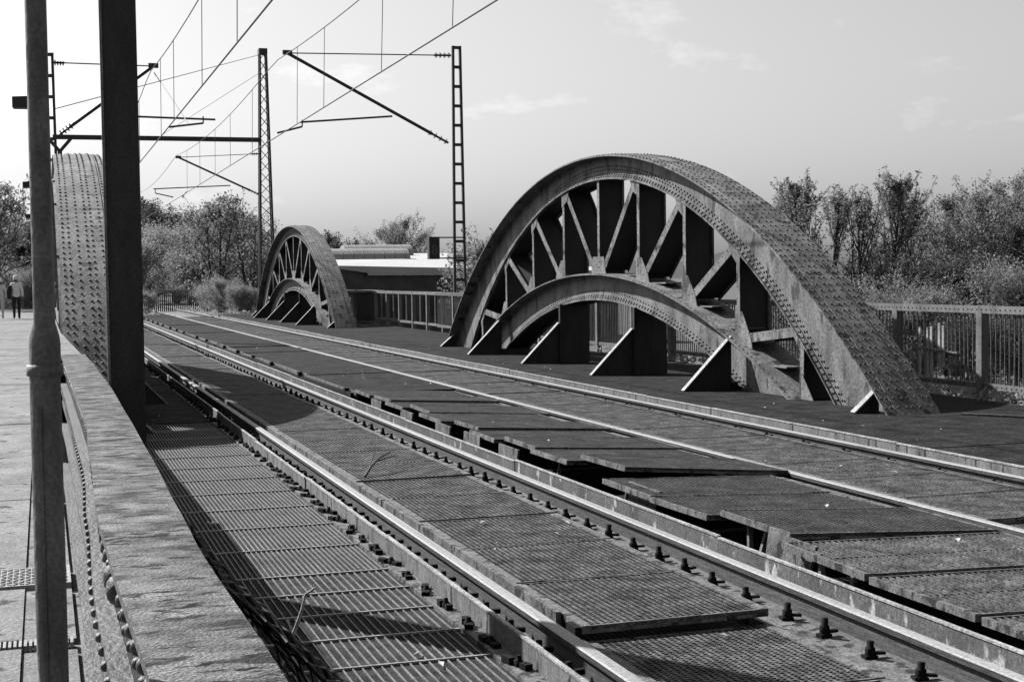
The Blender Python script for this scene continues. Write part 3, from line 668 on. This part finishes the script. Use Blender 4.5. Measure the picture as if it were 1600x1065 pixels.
def cantilever(root, hub, top, foot, tip, arm0, arm1, steady=None):
    m = MB(); m.tube(hub, Vector(hub).lerp(Vector(top), .9), .018, n=6); m.build('tie_rod', 'mast_steel', root)
    m = MB(); ins(m, Vector(hub).lerp(Vector(top), .88), Vector(hub).lerp(Vector(top), .985), .09); m.build('insulator', 'insulator', root)
    m = MB(); m.tube(hub, Vector(hub).lerp(Vector(foot), .87), .05, n=8); m.build('strut', 'mast_steel', root)
    m = MB(); ins(m, Vector(hub).lerp(Vector(foot), .84), Vector(hub).lerp(Vector(foot), .97), .10); m.build('insulator', 'insulator', root)
    m = MB(); m.tube(arm0, arm1, .03, n=6); m.build('steady_arm', 'mast_steel', root)
    m = MB(); m.box(hub[0]-.14, hub[0]+.14, hub[1]-.05, hub[1]+.05, hub[2]-.05, hub[2]+.08); m.build('clamp', 'mast_steel', root)
    if steady: m = MB(); m.tube(steady[0], steady[1], .03, n=6); m.tube(steady[1], (steady[1][0], steady[1][1], steady[1][2]+.2), .02, n=6); m.build('drop_arm', 'mast_steel', root)
cantilever(M1, (7.10, MY, 8.36), (12.2, MY, 8.45), (12.15, MY, 5.70), None, (7.45, MY, 6.33), (10.25, MY, 6.56), ((6.75, MY, 6.0), (7.5, MY, 6.2)))
cantilever(M2, (3.22, MY, 7.86), (0.43, MY, 7.88), (0.5, MY, 5.80), None, (1.9, MY, 6.42), (4.95, MY, 6.36), ((3.62, MY, 6.12), (4.6, MY, 6.25)))
# signal box with its brackets
sb = thing('signal_box', (11.42, 43.7, 2.2), label='small black signal box with a figure 8 on the ladder-braced mast', category='signal')
m = MB(); m.box(11.27, 11.60, 43.6, 43.85, 2.22, 2.90); m.build('case', 'dark_box', sb)
m = MB(); m.bar((11.602, 43.75, 2.88), (12.5, 43.8, 2.88), .03, .04); m.build('bracket', 'mast_steel', sb)
m = MB(); m.bar((11.602, 43.75, 2.25), (12.5, 43.8, 2.25), .03, .04); m.build('bracket', 'mast_steel', sb)
tcu = bpy.data.curves.new('digit', 'FONT'); tcu.body = '8'; tcu.size = .42; tcu.align_x = 'CENTER'; tcu.align_y = 'CENTER'; tcu.extrude = .004
to = bpy.data.objects.new('digit_tmp', tcu); COL.objects.link(to); bpy.context.view_layer.update()
dm = bpy.data.meshes.new_from_object(to.evaluated_get(bpy.context.evaluated_depsgraph_get())); bpy.data.objects.remove(to)
dm.materials.clear(); dm.materials.append(MATS['digit']); inst('digit', dm, sb, (11.435, 43.594, 2.48), (R(90), 0, 0))
# far lattice mast and portal beam
t = thing('lattice_mast', (11.4, 78.5, -.3), label='tall cross-braced lattice mast standing by the farther arch', category='mast'); x, y, h = 11.42, 78.5, 13.8
for s in (-1, 1):
    m = MB(); m.bar((x+s*.40, y, -.3), (x+s*.16, y, h), .10, .12, (0, 1, 0)); m.build('leg', 'mast_steel', t)
    m = MB(); m.bar((x+s*.40, y+.6, -.3), (x+s*.16, y+.35, h), .10, .12, (0, 1, 0)); m.build('leg', 'mast_steel', t)
nb = 24
for i in range(nb):
    z0 = -.3+(h+.3)*i/nb; z1 = -.3+(h+.3)*(i+1)/nb; w0_ = .40-.24*i/nb; w1_ = .40-.24*(i+1)/nb
    for s in (-1, 1):
        m = MB(); m.bar((x-s*w0_, y, z0), (x+s*w1_, y, z1), .035, .035); m.build('brace', 'mast_steel', t)
m = MB(); m.box(x-.22, x+.22, y-.1, y+.5, h-.25, h+.03); m.build('cap', 'mast_steel', t)
cantilever(t, (6.9, 78.4, 8.06), (11.2, 78.4, 8.30), (11.15, 78.4, 6.10), None, (5.6, 78.4, 6.42), (9.55, 78.4, 6.62), ((6.6, 78.4, 6.0), (5.7, 78.4, 6.2)))
t = thing('portal_beam', (1.0, 78.5, -.3), label='dark horizontal portal beam spanning both tracks from a slim post', category='beam')
m = MB(); m.box(.7, 11.2, 78.35, 78.65, 8.92, 9.14); m.build('beam', 'mast_steel', t)
m = MB(); m.box(.92, 1.14, 78.3, 78.7, -.3, 8.4); m.build('post', 'mast_steel', t)
for s in (-1, 1):
    m = MB(); m.bar((1.03, 78.5, 8.3), (1.03+s*.55, 78.5, 8.95), .16, .2, (0, 1, 0)); m.build('brace', 'mast_steel', t)
# small far mast
t = ladder_mast(10.2, 128, 6.2, 'ladder_mast', 'small distant ladder mast standing before pale bushes', .7, .55)
# wires
def messenger(z0, sag): return lambda y: z0 + sag*(((y-10) % 34 - 17)/17)**2
def line(x, zc, zm, label):
    t = thing('overhead_line', (x, 40, zc), label=label, category='wire'); f = messenger(*zm)
    m = MB(); ysn = [-14+i*2.125 for i in range(60)]
    for a, b_ in zip(ysn[:-1], ysn[1:]): m.tube((x, a, f(a)), (x, b_, f(b_)), .013, n=5, cap=False)
    m.build('messenger_wire', 'wire', t)
    m = MB(); m.tube((x, -14, zc), (x, 111, zc), .016, n=5); m.build('contact_wire', 'wire', t)
    for y in [13, 18.5, 24, 29.5, 36, 40, 49, 55, 60, 66, 72]:
        m = MB(); m.tube((x, y+.3, zc), (x, y, f(y)), .008, n=4, cap=False); m.build('dropper', 'wire', t)
line(3.12, 5.52, (7.25, .45), 'overhead wires above the track beside the parapet')
line(6.75, 5.9, (7.7, .42), 'overhead wires above the track beside the right-hand arches')
t = thing('feeder_wire', (4, 60, 9), label='bare feeder wires strung from the tall lattice mast to the left', category='wire')
for p, q in (((11.3, 78.4, 13.5), (0.5, 44, 6.6)), ((11.3, 78.4, 12.6), (6.1, 78.4, 9.2)), ((3.22, MY, 7.7), (3.9, MY-3, 5.9))):
    m = MB(); m.tube(p, q, .015, n=5); m.build('wire', 'wire', t)

# ------------------------------------------------------------------ workshop hall, far right of the line
t = thing('workshop_hall', (25, 100, -3), label='low brick workshop hall with white roof and vaulted skylights', category='building')
m = MB(); m.prism([(18.0, 100, -3.2), (40, 100, -3.2), (40, 100, 1.72), (21.5, 100, 1.82), (18.0, 100, 2.55)], (0, 30, 0)); m.build('wall', 'brick_wall', t)
m = MB(); m.prism([(21.4, 99.7, 1.84), (40.3, 99.7, 1.76), (40.3, 99.7, 1.90), (21.4, 99.7, 1.98)], (0, .4, 0)); m.build('fascia', 'roof_white', t)
m = MB(); m.quad((17.9, 99.8, 2.58), (21.5, 99.8, 1.99), (40.3, 99.8, 1.91), (40.3, 134, 3.9)); m.add([(17.9, 99.8, 2.58), (40.3, 134, 3.9), (17.9, 134, 3.9)], [(0, 1, 2)]); m.build('roof', 'roof_white', t)
def vault(x0, x1, y0, r, z, L):
    m = MB(); A = []; B = []
    for i in range(13):
        a = math.pi*i/12; A.append((x0, y0-r*math.cos(a), z+r*.8*math.sin(a))); B.append((x1, y0-r*math.cos(a), z+r*.8*math.sin(a)))
    m.strip(A, B); m.add(A, [tuple(range(13))]); m.add(B, [tuple(range(12, -1, -1))])
    v = m.build('skylight', 'roof_grey', t)
    for k in range(9):
        xk = x0+(x1-x0)*(k+.5)/9; q = MB()
        pts = [(xk, y0-r*1.01*math.cos(math.pi*i/8), z+r*.81*math.sin(math.pi*i/8)) for i in range(9)]
        q.path(pts, [.03]*9, 4); q.build('glazing_bar', 'mast_steel', v)
vault(20.5, 28.0, 116, 1.9, 2.5, 0); vault(31.0, 42, 113, 1.9, 2.3, 0); vault(25, 31, 127, 1.7, 3.2, 0)
for k in range(6):
    m = MB(); m.box(22.5+k*2.9, 24.1+k*2.9, 99.93, 99.99, -1.0, .3); m.build('window', 'dark_box', t)

# ------------------------------------------------------------------ trees
def rnd_dir(): 
    while True:
        v = Vector((random.uniform(-1, 1), random.uniform(-1, 1), random.uniform(-1, 1)))
        if 0.05 < v.length < 1: return v.normalized()
def tree_meshes(seed, h, spread, up, nb, leafn, leaf, crown0=.25, leafmat='leaf_mid', barkmat='bark', stems=1, crad=.8):
    random.seed(seed); tr = MB(); lf = MB(); tips = []
    def leafq(c, s):
        a = rnd_dir(); b_ = a.cross(rnd_dir()).normalized()*s*random.uniform(.35, .6); a = a*s
        lf.add([c-a-b_*.3, c-b_, c+a, c+b_], [(0, 1, 2, 3)])
    def branch(p, d, L, r, lvl):
        pts = [Vector(p)]; rs = [r]; n = 4 if lvl else 8; dd = d.normalized()
        for i in range(n):
            dd = (dd + rnd_dir()*(.16 if lvl else .07) + Vector((0, 0, up*(.14 if lvl else .05)))).normalized()
            pts.append(pts[-1] + dd*(L/n)); rs.append(max(.012, r*(1-(i+1)/n*.85)))
        tr.path(pts, rs, 6 if lvl == 0 else (4 if lvl == 1 else 3))
        if lvl >= 2 or (lvl == 1 and L < h*.12):
            for a in pts[1:]: tips.append(a)
        if lvl >= 2: return
        if lvl == 1: tips.append(pts[-1])
        k = nb if lvl == 0 else 6
        for j in range(k):
            f = crown0+(1-crown0)*(j+random.random())/k if lvl == 0 else .25+.75*(j+random.random())/k
            q = f*n; i = min(n-1, int(q)); c = pts[i].lerp(pts[i+1], q-i)
            az = random.uniform(0, 2*math.pi) if lvl == 0 else 0
            if lvl == 0:
                e = Vector((math.cos(az), math.sin(az), up*random.uniform(.5, 1.4)+.1))
                prof_ = math.sin(math.pi*min(.97, max(.12, (f-crown0)/(1-crown0)*.80+.16)))
                branch(c, e, spread*prof_*random.uniform(.75, 1.2)*(1+.35*up), r*.38*(1-f*.5), 1)
            else: branch(c, dd + rnd_dir()*.9, L*.42*random.uniform(.7, 1.2), r*.45, 2)
    for s_ in range(stems):
        d = Vector((random.uniform(-.25, .25), random.uniform(-.25, .25), 1)) if stems > 1 else Vector((random.uniform(-.05, .05), random.uniform(-.05, .05), 1))
        branch((random.uniform(-.3, .3)*(stems > 1), random.uniform(-.3, .3)*(stems > 1), 0), d, h*random.uniform(.85, 1) if stems > 1 else h, h*.016+.03, 0)
    random.shuffle(tips); cl = [(c, (random.uniform(.25, .6)*spread*.22+.08)*crad) for c in tips]
    for i in range(leafn):
        c, s_ = cl[i % len(cl)]; v = rnd_dir()*(random.random()**.5)*1.5*s_
        leafq(c+v, leaf*random.uniform(.6, 1.3))
    return tr.mesh('trunk', barkmat), lf.mesh('crown', leafmat)
def tree(name, pair, loc, s, rz, label, group=None):
    t = thing(name, loc, label=label, category='tree', group=group)
    for nm, me in zip(('trunk', 'crown'), pair): inst(nm, me, t, loc)
    t.rotation_euler = (0, 0, rz); t.scale = s if isinstance(s, tuple) else (s, s, s)
UP = [tree_meshes(11, 9.5, 1.9, 1.9, 26, 6500, .065, .12, crad=.42), tree_meshes(12, 9.0, 1.9, 2.0, 26, 6500, .065, .12, crad=.42), tree_meshes(13, 9.2, 2.1, 1.7, 28, 7000, .065, .12, crad=.42)]
BUSHY = [tree_meshes(21, 8.5, 3.2, .6, 20, 26000, .07, .10, stems=3, crad=.6), tree_meshes(22, 8.0, 3.0, .7, 20, 24000, .07, .1, 'leaf_mid', stems=3, crad=.6)]
DARKT = tree_meshes(31, 8.0, 3.2, .4, 18, 40000, .10, .12, 'leaf_dark', stems=2)
PALE = [tree_meshes(41, 4.5, 2.6, .5, 14, 24000, .06, .05, 'leaf_pale', stems=4), tree_meshes(42, 4.2, 2.4, .6, 14, 20000, .06, .05, 'leaf_pale', 'bark_pale', stems=4)]
MIDS = [tree_meshes(43, 4.5, 2.6, .7, 14, 16000, .06, .05, 'leaf_mid', 'bark_pale', stems=4), tree_meshes(44, 4.8, 2.2, .9, 14, 14000, .06, .05, 'leaf_dark', stems=4)]
SPARSE = [tree_meshes(51, 7.5, 2.6, .7, 14, 3600, .12, .2, 'leaf_mid', stems=3), tree_meshes(52, 7.0, 2.4, .6, 14, 3000, .12, .15, 'leaf_mid', stems=2)]
def at(px, Y):       # place on the ground along the direction seen at picture column px
    a = math.atan((px-800)/2300.0) + math.atan2(.30294974, .95198086); return Y*math.tan(a)
random.seed(5)
for k, (px, Y, s, ty) in enumerate([(1222, 66, .84, 1), (1240, 60, .82, 2), (1264, 57, .90, 1), (1296, 60, .84, 2), (1338, 55, .77, 0), (1386, 57, .92, 1), (1414, 60, .86, 2), (1434, 66, .84, 1)]):
    tree('upright_tree', UP[ty], (at(px, Y), Y, -3.0), (s*1.15, s*1.15, s), k*1.3, 'slender upright tree with thin spring leaves beyond the picket fence', 'slender upright trees beyond the fence')
for k, (px, Y, s, ty) in enumerate([(1565, 56, .98, 0), (1508, 60, .84, 1), (1620, 54, .95, 1), (1650, 62, 1.0, 0), (1540, 66, .92, 0), (1455, 68, .72, 1)]):
    tree('broad_tree', BUSHY[ty], (at(px, Y), Y, -3.0), s, k*2.1, 'broad full leafy tree at the far end of the right-hand tree row', 'broad leafy trees beyond the fence')
tree('dark_tree', DARKT, (at(1400, 64), 64, -3.0), (.55, .55, .74), .5, 'dark dense tree among the slender trees beyond the picket fence')
for k, (px, Y, s, ty) in enumerate([(1350, 50, .75, 1), (1440, 47, .85, 0), (1490, 52, 1.0, 1), (1585, 46, .95, 0), (1270, 52, .85, 0), (1225, 56, .8, 1), (1530, 44, .8, 1), (1390, 48, .8, 0), (1320, 47, .6, 1), (1620, 44, .9, 1)]):
    tree('shrub', MIDS[ty], (at(px, Y), Y, -2.7), (s*1.0, s*1.0, s*random.uniform(.6, .95)), k*1.7, 'bushy shrub at the foot of the trees beyond the picket fence', 'shrubs beyond the fence')
tree('sparse_tree', SPARSE[0], (at(770, 70), 70, -3), .88, 1, 'sparse young tree just behind the crown of the large arch')
tree('sparse_tree', SPARSE[1], (at(748, 82), 82, -3), .85, 2, 'thin leafy sapling beside the ladder-braced mast, behind the large arch')
for k, (px, Y, s) in enumerate([(538, 190, 1.45), (556, 185, 1.3), (520, 200, 1.1)]):
    tree('dark_tree', DARKT, (at(px, Y), Y, -4), s, k, 'dark round tree rising behind the workshop roof', 'dark round trees behind the workshop')
for k, (px, Y, s, ty) in enumerate([(628, 185, 1.45, 0), (645, 190, 1.15, 1), (605, 195, 1.05, 1), (662, 200, .95, 0), (690, 220, 1.0, 0), (710, 230, 1.0, 1), (582, 200, 1.0, 1)]):
    tree('broad_tree', BUSHY[ty], (at(px, Y), Y, -4), s, k, 'loose round-crowned tree behind the workshop roof', 'loose trees behind the workshop')
for k, (px, Y, s) in enumerate([(250, 150, 1.5), (232, 140, 1.35), (275, 155, 1.35)]):
    tree('dark_tree', DARKT, (at(px, Y), Y, -.5), s*.85, k+.3, 'tall dark dense tree left of the lattice mast', 'dark trees left of the lattice mast')
tree('sparse_tree', SPARSE[0], (at(345, 98), 98, -.4), (.95, .95, .98), .4, 'sparse branching tree in front of the pale bushes by the lattice mast')
tree('sparse_tree', SPARSE[1], (at(322, 103), 103, -.4), .9, 2.4, 'sparse forked tree between the dark trees and the lattice mast')
tree('sparse_tree', SPARSE[0], (at(385, 105), 105, -.4), .9, 3.9, 'sparse tree directly behind the lattice mast')
for k, (px, Y, s, ty) in enumerate([(240, 125, 1.3, 0), (275, 120, 1.3, 1), (310, 118, 1.2, 0), (350, 122, 1.2, 1), (385, 118, 1.25, 0), (405, 110, 1.0, 1), (222, 118, 1.1, 1), (295, 112, .9, 1), (365, 112, .9, 0)]):
    tree('shrub', PALE[ty], (at(px, Y), Y, -.4), s, k, 'pale bush in blossom beyond the far end of the tracks', 'pale bushes beyond the far end')
for k, (px, Y, s) in enumerate([(345, 84, .42), (370, 82, .36), (325, 88, .35), (228, 84, .3), (395, 82, .3)]):
    tree('weed_bush', PALE[k % 2], (at(px, Y), Y, -.35), s, k, 'low weedy bush growing on the track edge at the far end', 'weedy bushes on the far track edge')
for k, (px, Y, s, p_) in enumerate([(-14, 100, .8, BUSHY[0]), (30, 118, .85, BUSHY[1]), (6, 112, .8, DARKT), (60, 125, .8, BUSHY[1])]):
    tree('walkway_tree', p_, (at(px, Y), Y, -.4), s, k*1.1, 'leafy tree at the far end of the walkway', 'trees at the end of the walkway')
tree('sparse_tree', SPARSE[0], (at(-12, 88), 88, -.4), 1.0, 1.0, 'tall bare-branched tree at the end of the walkway, above the walkers')
for k, (px, Y) in enumerate([(5, 92), (25, 94), (45, 96), (62, 95)]):
    tree('hedge_bush', PALE[k % 2], (at(px, Y), Y, -.3), .55, k*1.9, 'low pale hedge bush behind the two walkers', 'hedge behind the walkers')

# undergrowth that nobody could count
random.seed(99); u = MB()
for i in range(26000):
    x = random.uniform(12.8, 44); y = random.uniform(12, 62)
    if x < 0.42*y+3: 
        if random.random() < .5: continue
    z = gz(x, y) + abs(random.gauss(0, .35))*(1 if x > 15 else .7); s = random.uniform(.04, .13); c = Vector((x, y, z)); a = rnd_dir()*s; b_ = a.cross(rnd_dir()).normalized()*s*.5
    u.add([c-a, c-b_, c+a, c+b_], [(0, 1, 2, 3)])
tag(u.build('undergrowth', 'leaf_mid'), label='tangled weeds and undergrowth on the bank below the picket fence', category='undergrowth', kind='stuff')
u = MB()
for i in range(5200):
    r_ = random.random()
    if r_ < .6: x = random.uniform(11.4, 12.6); y = random.uniform(11, 30); z = random.uniform(-.02, .16)*random.random()
    else: x = random.uniform(0, 14); y = random.uniform(74, 92); z = -.2 + random.uniform(0, .35)*random.random()
    if r_ >= .6 and (abs(x-3.05) < .9 or abs(x-6.73) < .9): continue
    s = random.uniform(.02, .07) if r_ < .6 else random.uniform(.05, .14); c = Vector((x, y, z)); a = rnd_dir()*s; b_ = a.cross(rnd_dir()).normalized()*s*.4
    u.add([c-a, c-b_, c+a, c+b_], [(0, 1, 2, 3)])
tag(u.build('weeds', 'leaf_pale'), label='small weeds and dry leaves along the fence foot and track end', category='weeds', kind='stuff')
# distant hills
h_ = MB(); n = 60; A = []; B = []
for i in range(n+1):
    x = -700+i*2200/n; A.append((x, 1250, -6)); B.append((x, 1330, 12 + 9*math.sin(i*.55)+6*math.sin(i*1.7+1)))
h_.strip(A, B); C_ = [(x, 1600, -6) for x, _, _ in A]; h_.strip(B, C_); h_.build('hills', 'hill', kind='structure')

# ------------------------------------------------------------------ small things on the deck
random.seed(3); u = MB()
for i in range(120):
    x = random.choice([random.uniform(.7, 1.9), random.uniform(2.6, 3.4), random.uniform(4.4, 5.7), random.uniform(6.3, 7.2), random.uniform(8, 9)]); y = random.uniform(5.5, 34)
    z = -.108 if x < 2 else (.0 if x < 4 and y > 6.6 else (-.07 if x < 4 else (.14 if x < 5.8 else (.006 if x < 7.3 else .012))))
    s = random.uniform(.012, .035); a = random.uniform(0, 3.14); c = Vector((x, y, z)); d = Vector((math.cos(a), math.sin(a), .15))*s; e = Vector((-math.sin(a), math.cos(a), 0))*s*random.uniform(.3, .6)
    u.add([c-d, c-e+Vector((0, 0, s*.3)), c+d, c+e+Vector((0, 0, s*.2))], [(0, 1, 2, 3)])
tag(u.build('litter', 'litter'), label='scattered dry leaves and paper scraps on the bridge deck', category='litter', kind='stuff')
def twig(name, pts, r, matn, side, label):
    t = thing(name, pts[0], label=label, category='twig'); m = MB(); n = len(pts); m.path([Vector(p) for p in pts], [r*(1-.6*i/(n-1)) for i in range(n)], 7); m.build('stem', matn, t)
    for s in side:
        m = MB(); m.path([Vector(p) for p in s], [r*.5*(1-.5*i/(len(s)-1)) for i in range(len(s))], 5); m.build('side_shoot', matn, t)
twig('dead_twig', [(.60, 4.80, .22), (.70, 4.80, .37), (.735, 4.81, .46), (.765, 4.8, .53), (.785, 4.79, .59), (.80, 4.8, .64), (.835, 4.8, .66)], .009, 'twig_pale',
     [[(.735, 4.81, .46), (.76, 4.84, .50), (.75, 4.86, .55)], [(.72, 4.8, .42), (.77, 4.85, .45), (.80, 4.86, .46)]], 'pale bare twig sticking up beside the flaking parapet')
twig('fallen_branch', [(2.56, 12.2, .0), (2.64, 12.32, .07), (2.76, 12.5, .12), (2.9, 12.7, .14)], .012, 'twig_dark',
     [[(2.60, 12.25, .035), (2.68, 12.45, .12), (2.72, 12.5, .17)], [(2.7, 12.4, .1), (2.82, 12.55, .10), (2.95, 12.7, .11)]], 'dark dead branch lying across the edge of the track panels')
# torn chain-link netting hanging on the parapet
t = thing('torn_netting', (.45, 4.6, .5), label='torn dark chain-link netting crumpled against the parapet', category='netting')
def net(u_, v_):   # u along Y 0..1, v outwards 0..1
    w = .06*math.sin(u_*9)+.05*math.sin(v_*7+u_*5)
    return Vector((.36 + .50*v_*(1-.55*u_*u_) + .02*math.sin(u_*17), 3.45 + 1.2*u_ + .05*math.sin(v_*11), .98 - .50*v_ + w*.5*v_))
m = MB(); nu, nv = 32, 12
for i in range(-nv, nu+nv):
    for sgn in (1, -1):
        prev = None
        for j in range(nv+1):
            uu = (i+sgn*j)/nu
            if not 0 <= uu <= 1 or (j > nv-3 and random.random() < .25): prev = None; continue
            p = net(uu, j/nv) + Vector((0, 0, .008*(-1)**(i+j)))
            if prev is not None: m.tube(prev, p, .0045, n=4, cap=False)
            prev = p
m.build('wire_mesh', 'rust_wire', t)
for k in range(16):
    u0 = random.uniform(.2, .6); p = net(u0, 1.0); pts = [p]; d = Vector((random.uniform(.2, 1), random.uniform(-.5, .5), random.uniform(.2, 1.0))).normalized()
    for i in range(5): d = (d + rnd_dir()*.6).normalized(); pts.append(pts[-1]+d*.02)
    m = MB(); m.path(pts, [.003]*6, 4); m.build('wire_end', 'twig_pale' if k % 2 else 'rust_wire', t)

# ------------------------------------------------------------------ walkers
def person(loc, rz, h, top, legs, label, hair, cap=False, bag=False, phase=1):
    t = thing('person', loc, label=label, category='person')
    k = h/1.75
    J = {'pel': (0, 0, .95), 'sp': (0, .0, 1.2), 'ch': (0, .01, 1.4), 'nk': (0, .02, 1.50), 'hd0': (0, .03, 1.58), 'hd1': (0, .03, 1.70)}
    for s in (-1, 1):
        f = s*phase
        J.update({f'hip{s}': (.09*s, 0, .92), f'kn{s}': (.10*s, .13*f if f > 0 else -.02, .50), f'an{s}': (.10*s, .10*f-.03 if f > 0 else -.26, .09 if f > 0 else .14), f'to{s}': (.11*s, .10*f+.14 if f > 0 else -.15, .035 if f > 0 else .04),
                  f'sh{s}': (.17*s, .01, 1.42), f'el{s}': (.24*s, -.06*f, 1.15), f'wr{s}': (.25*s, .04-.1*f, .92), f'ha{s}': (.245*s, .07-.1*f, .84)})
    E = [('pel', 'sp'), ('sp', 'ch'), ('ch', 'nk'), ('nk', 'hd0'), ('hd0', 'hd1')]
    RAD = {'pel': .155, 'sp': .15, 'ch': .17, 'nk': .06, 'hd0': .09, 'hd1': .095}
    for s in (-1, 1):
        E += [('pel', f'hip{s}'), (f'hip{s}', f'kn{s}'), (f'kn{s}', f'an{s}'), (f'an{s}', f'to{s}'), ('ch', f'sh{s}'), (f'sh{s}', f'el{s}'), (f'el{s}', f'wr{s}'), (f'wr{s}', f'ha{s}')]
        RAD.update({f'hip{s}': .105, f'kn{s}': .072, f'an{s}': .052, f'to{s}': .04, f'sh{s}': .085, f'el{s}': .058, f'wr{s}': .042, f'ha{s}': .04})
    names = list(J); me = bpy.data.meshes.new('body'); me.from_pydata([Vector(J[n_])*k for n_ in names], [(names.index(a), names.index(b_)) for a, b_ in E], [])
    o = bpy.data.objects.new('body_tmp', me); COL.objects.link(o)
    md = o.modifiers.new('skin', 'SKIN'); md.use_smooth_shade = True
    for i, n_ in enumerate(names): sv = me.skin_vertices[0].data[i]; sv.radius = (RAD[n_]*k, RAD[n_]*k*(.78 if n_ in ('pel', 'sp', 'ch') else 1)); sv.use_root = (n_ == 'pel')
    sb_ = o.modifiers.new('sub', 'SUBSURF'); sb_.levels = 2; sb_.render_levels = 2
    bpy.context.view_layer.update()
    bm_ = bpy.data.meshes.new_from_object(o.evaluated_get(bpy.context.evaluated_depsgraph_get())); bpy.data.objects.remove(o)
    bm_.materials.clear()
    for mm in (top, legs, 'skin', 'cloth_dark'): bm_.materials.append(MATS[mm])
    for p in bm_.polygons:
        c = p.center/k; p.use_smooth = True
        p.material_index = 3 if c.z < .08 else (1 if c.z < .93 and abs(c.x) < .215 else (2 if c.z > 1.50 or (c.z < .93 and abs(c.x) >= .2) else 0))
    inst('body', bm_, t, loc)
    m = MB(); b0 = Vector(loc)
    m.lathe(b0+Vector((0, .02*k, 1.63*k)), [(.1*k, 0), (.112*k, .06*k), (.10*k, .12*k), (.06*k, .16*k), (.01, .172*k)], 14); m.build('cap' if cap else 'hair', hair, t)
    if bag:
        m = MB(); m.prism([b0+Vector(q)*k for q in ((-.36, -.12, .82), (-.2, -.12, .82), (-.17, -.12, 1.1), (-.17, -.12, 1.36), (-.28, -.12, 1.38), (-.38, -.12, 1.15))], (0, .26*k, 0)); m.build('bag', 'cloth_dark', t)
    t.rotation_euler = (0, 0, rz)
person((-1.06, 65.5, .15), 0.05, 1.80, 'cloth_pale', 'cloth_dark', 'walker in a pale top, white cap and dark trousers carrying a dark bag', 'cloth_pale', True, True)
person((-1.72, 66.3, .15), -.05, 1.70, 'cloth_mid', 'cloth_mid', 'walker in a grey top and grey trousers beside the one with the bag', 'cloth_pale', False, False, -1)
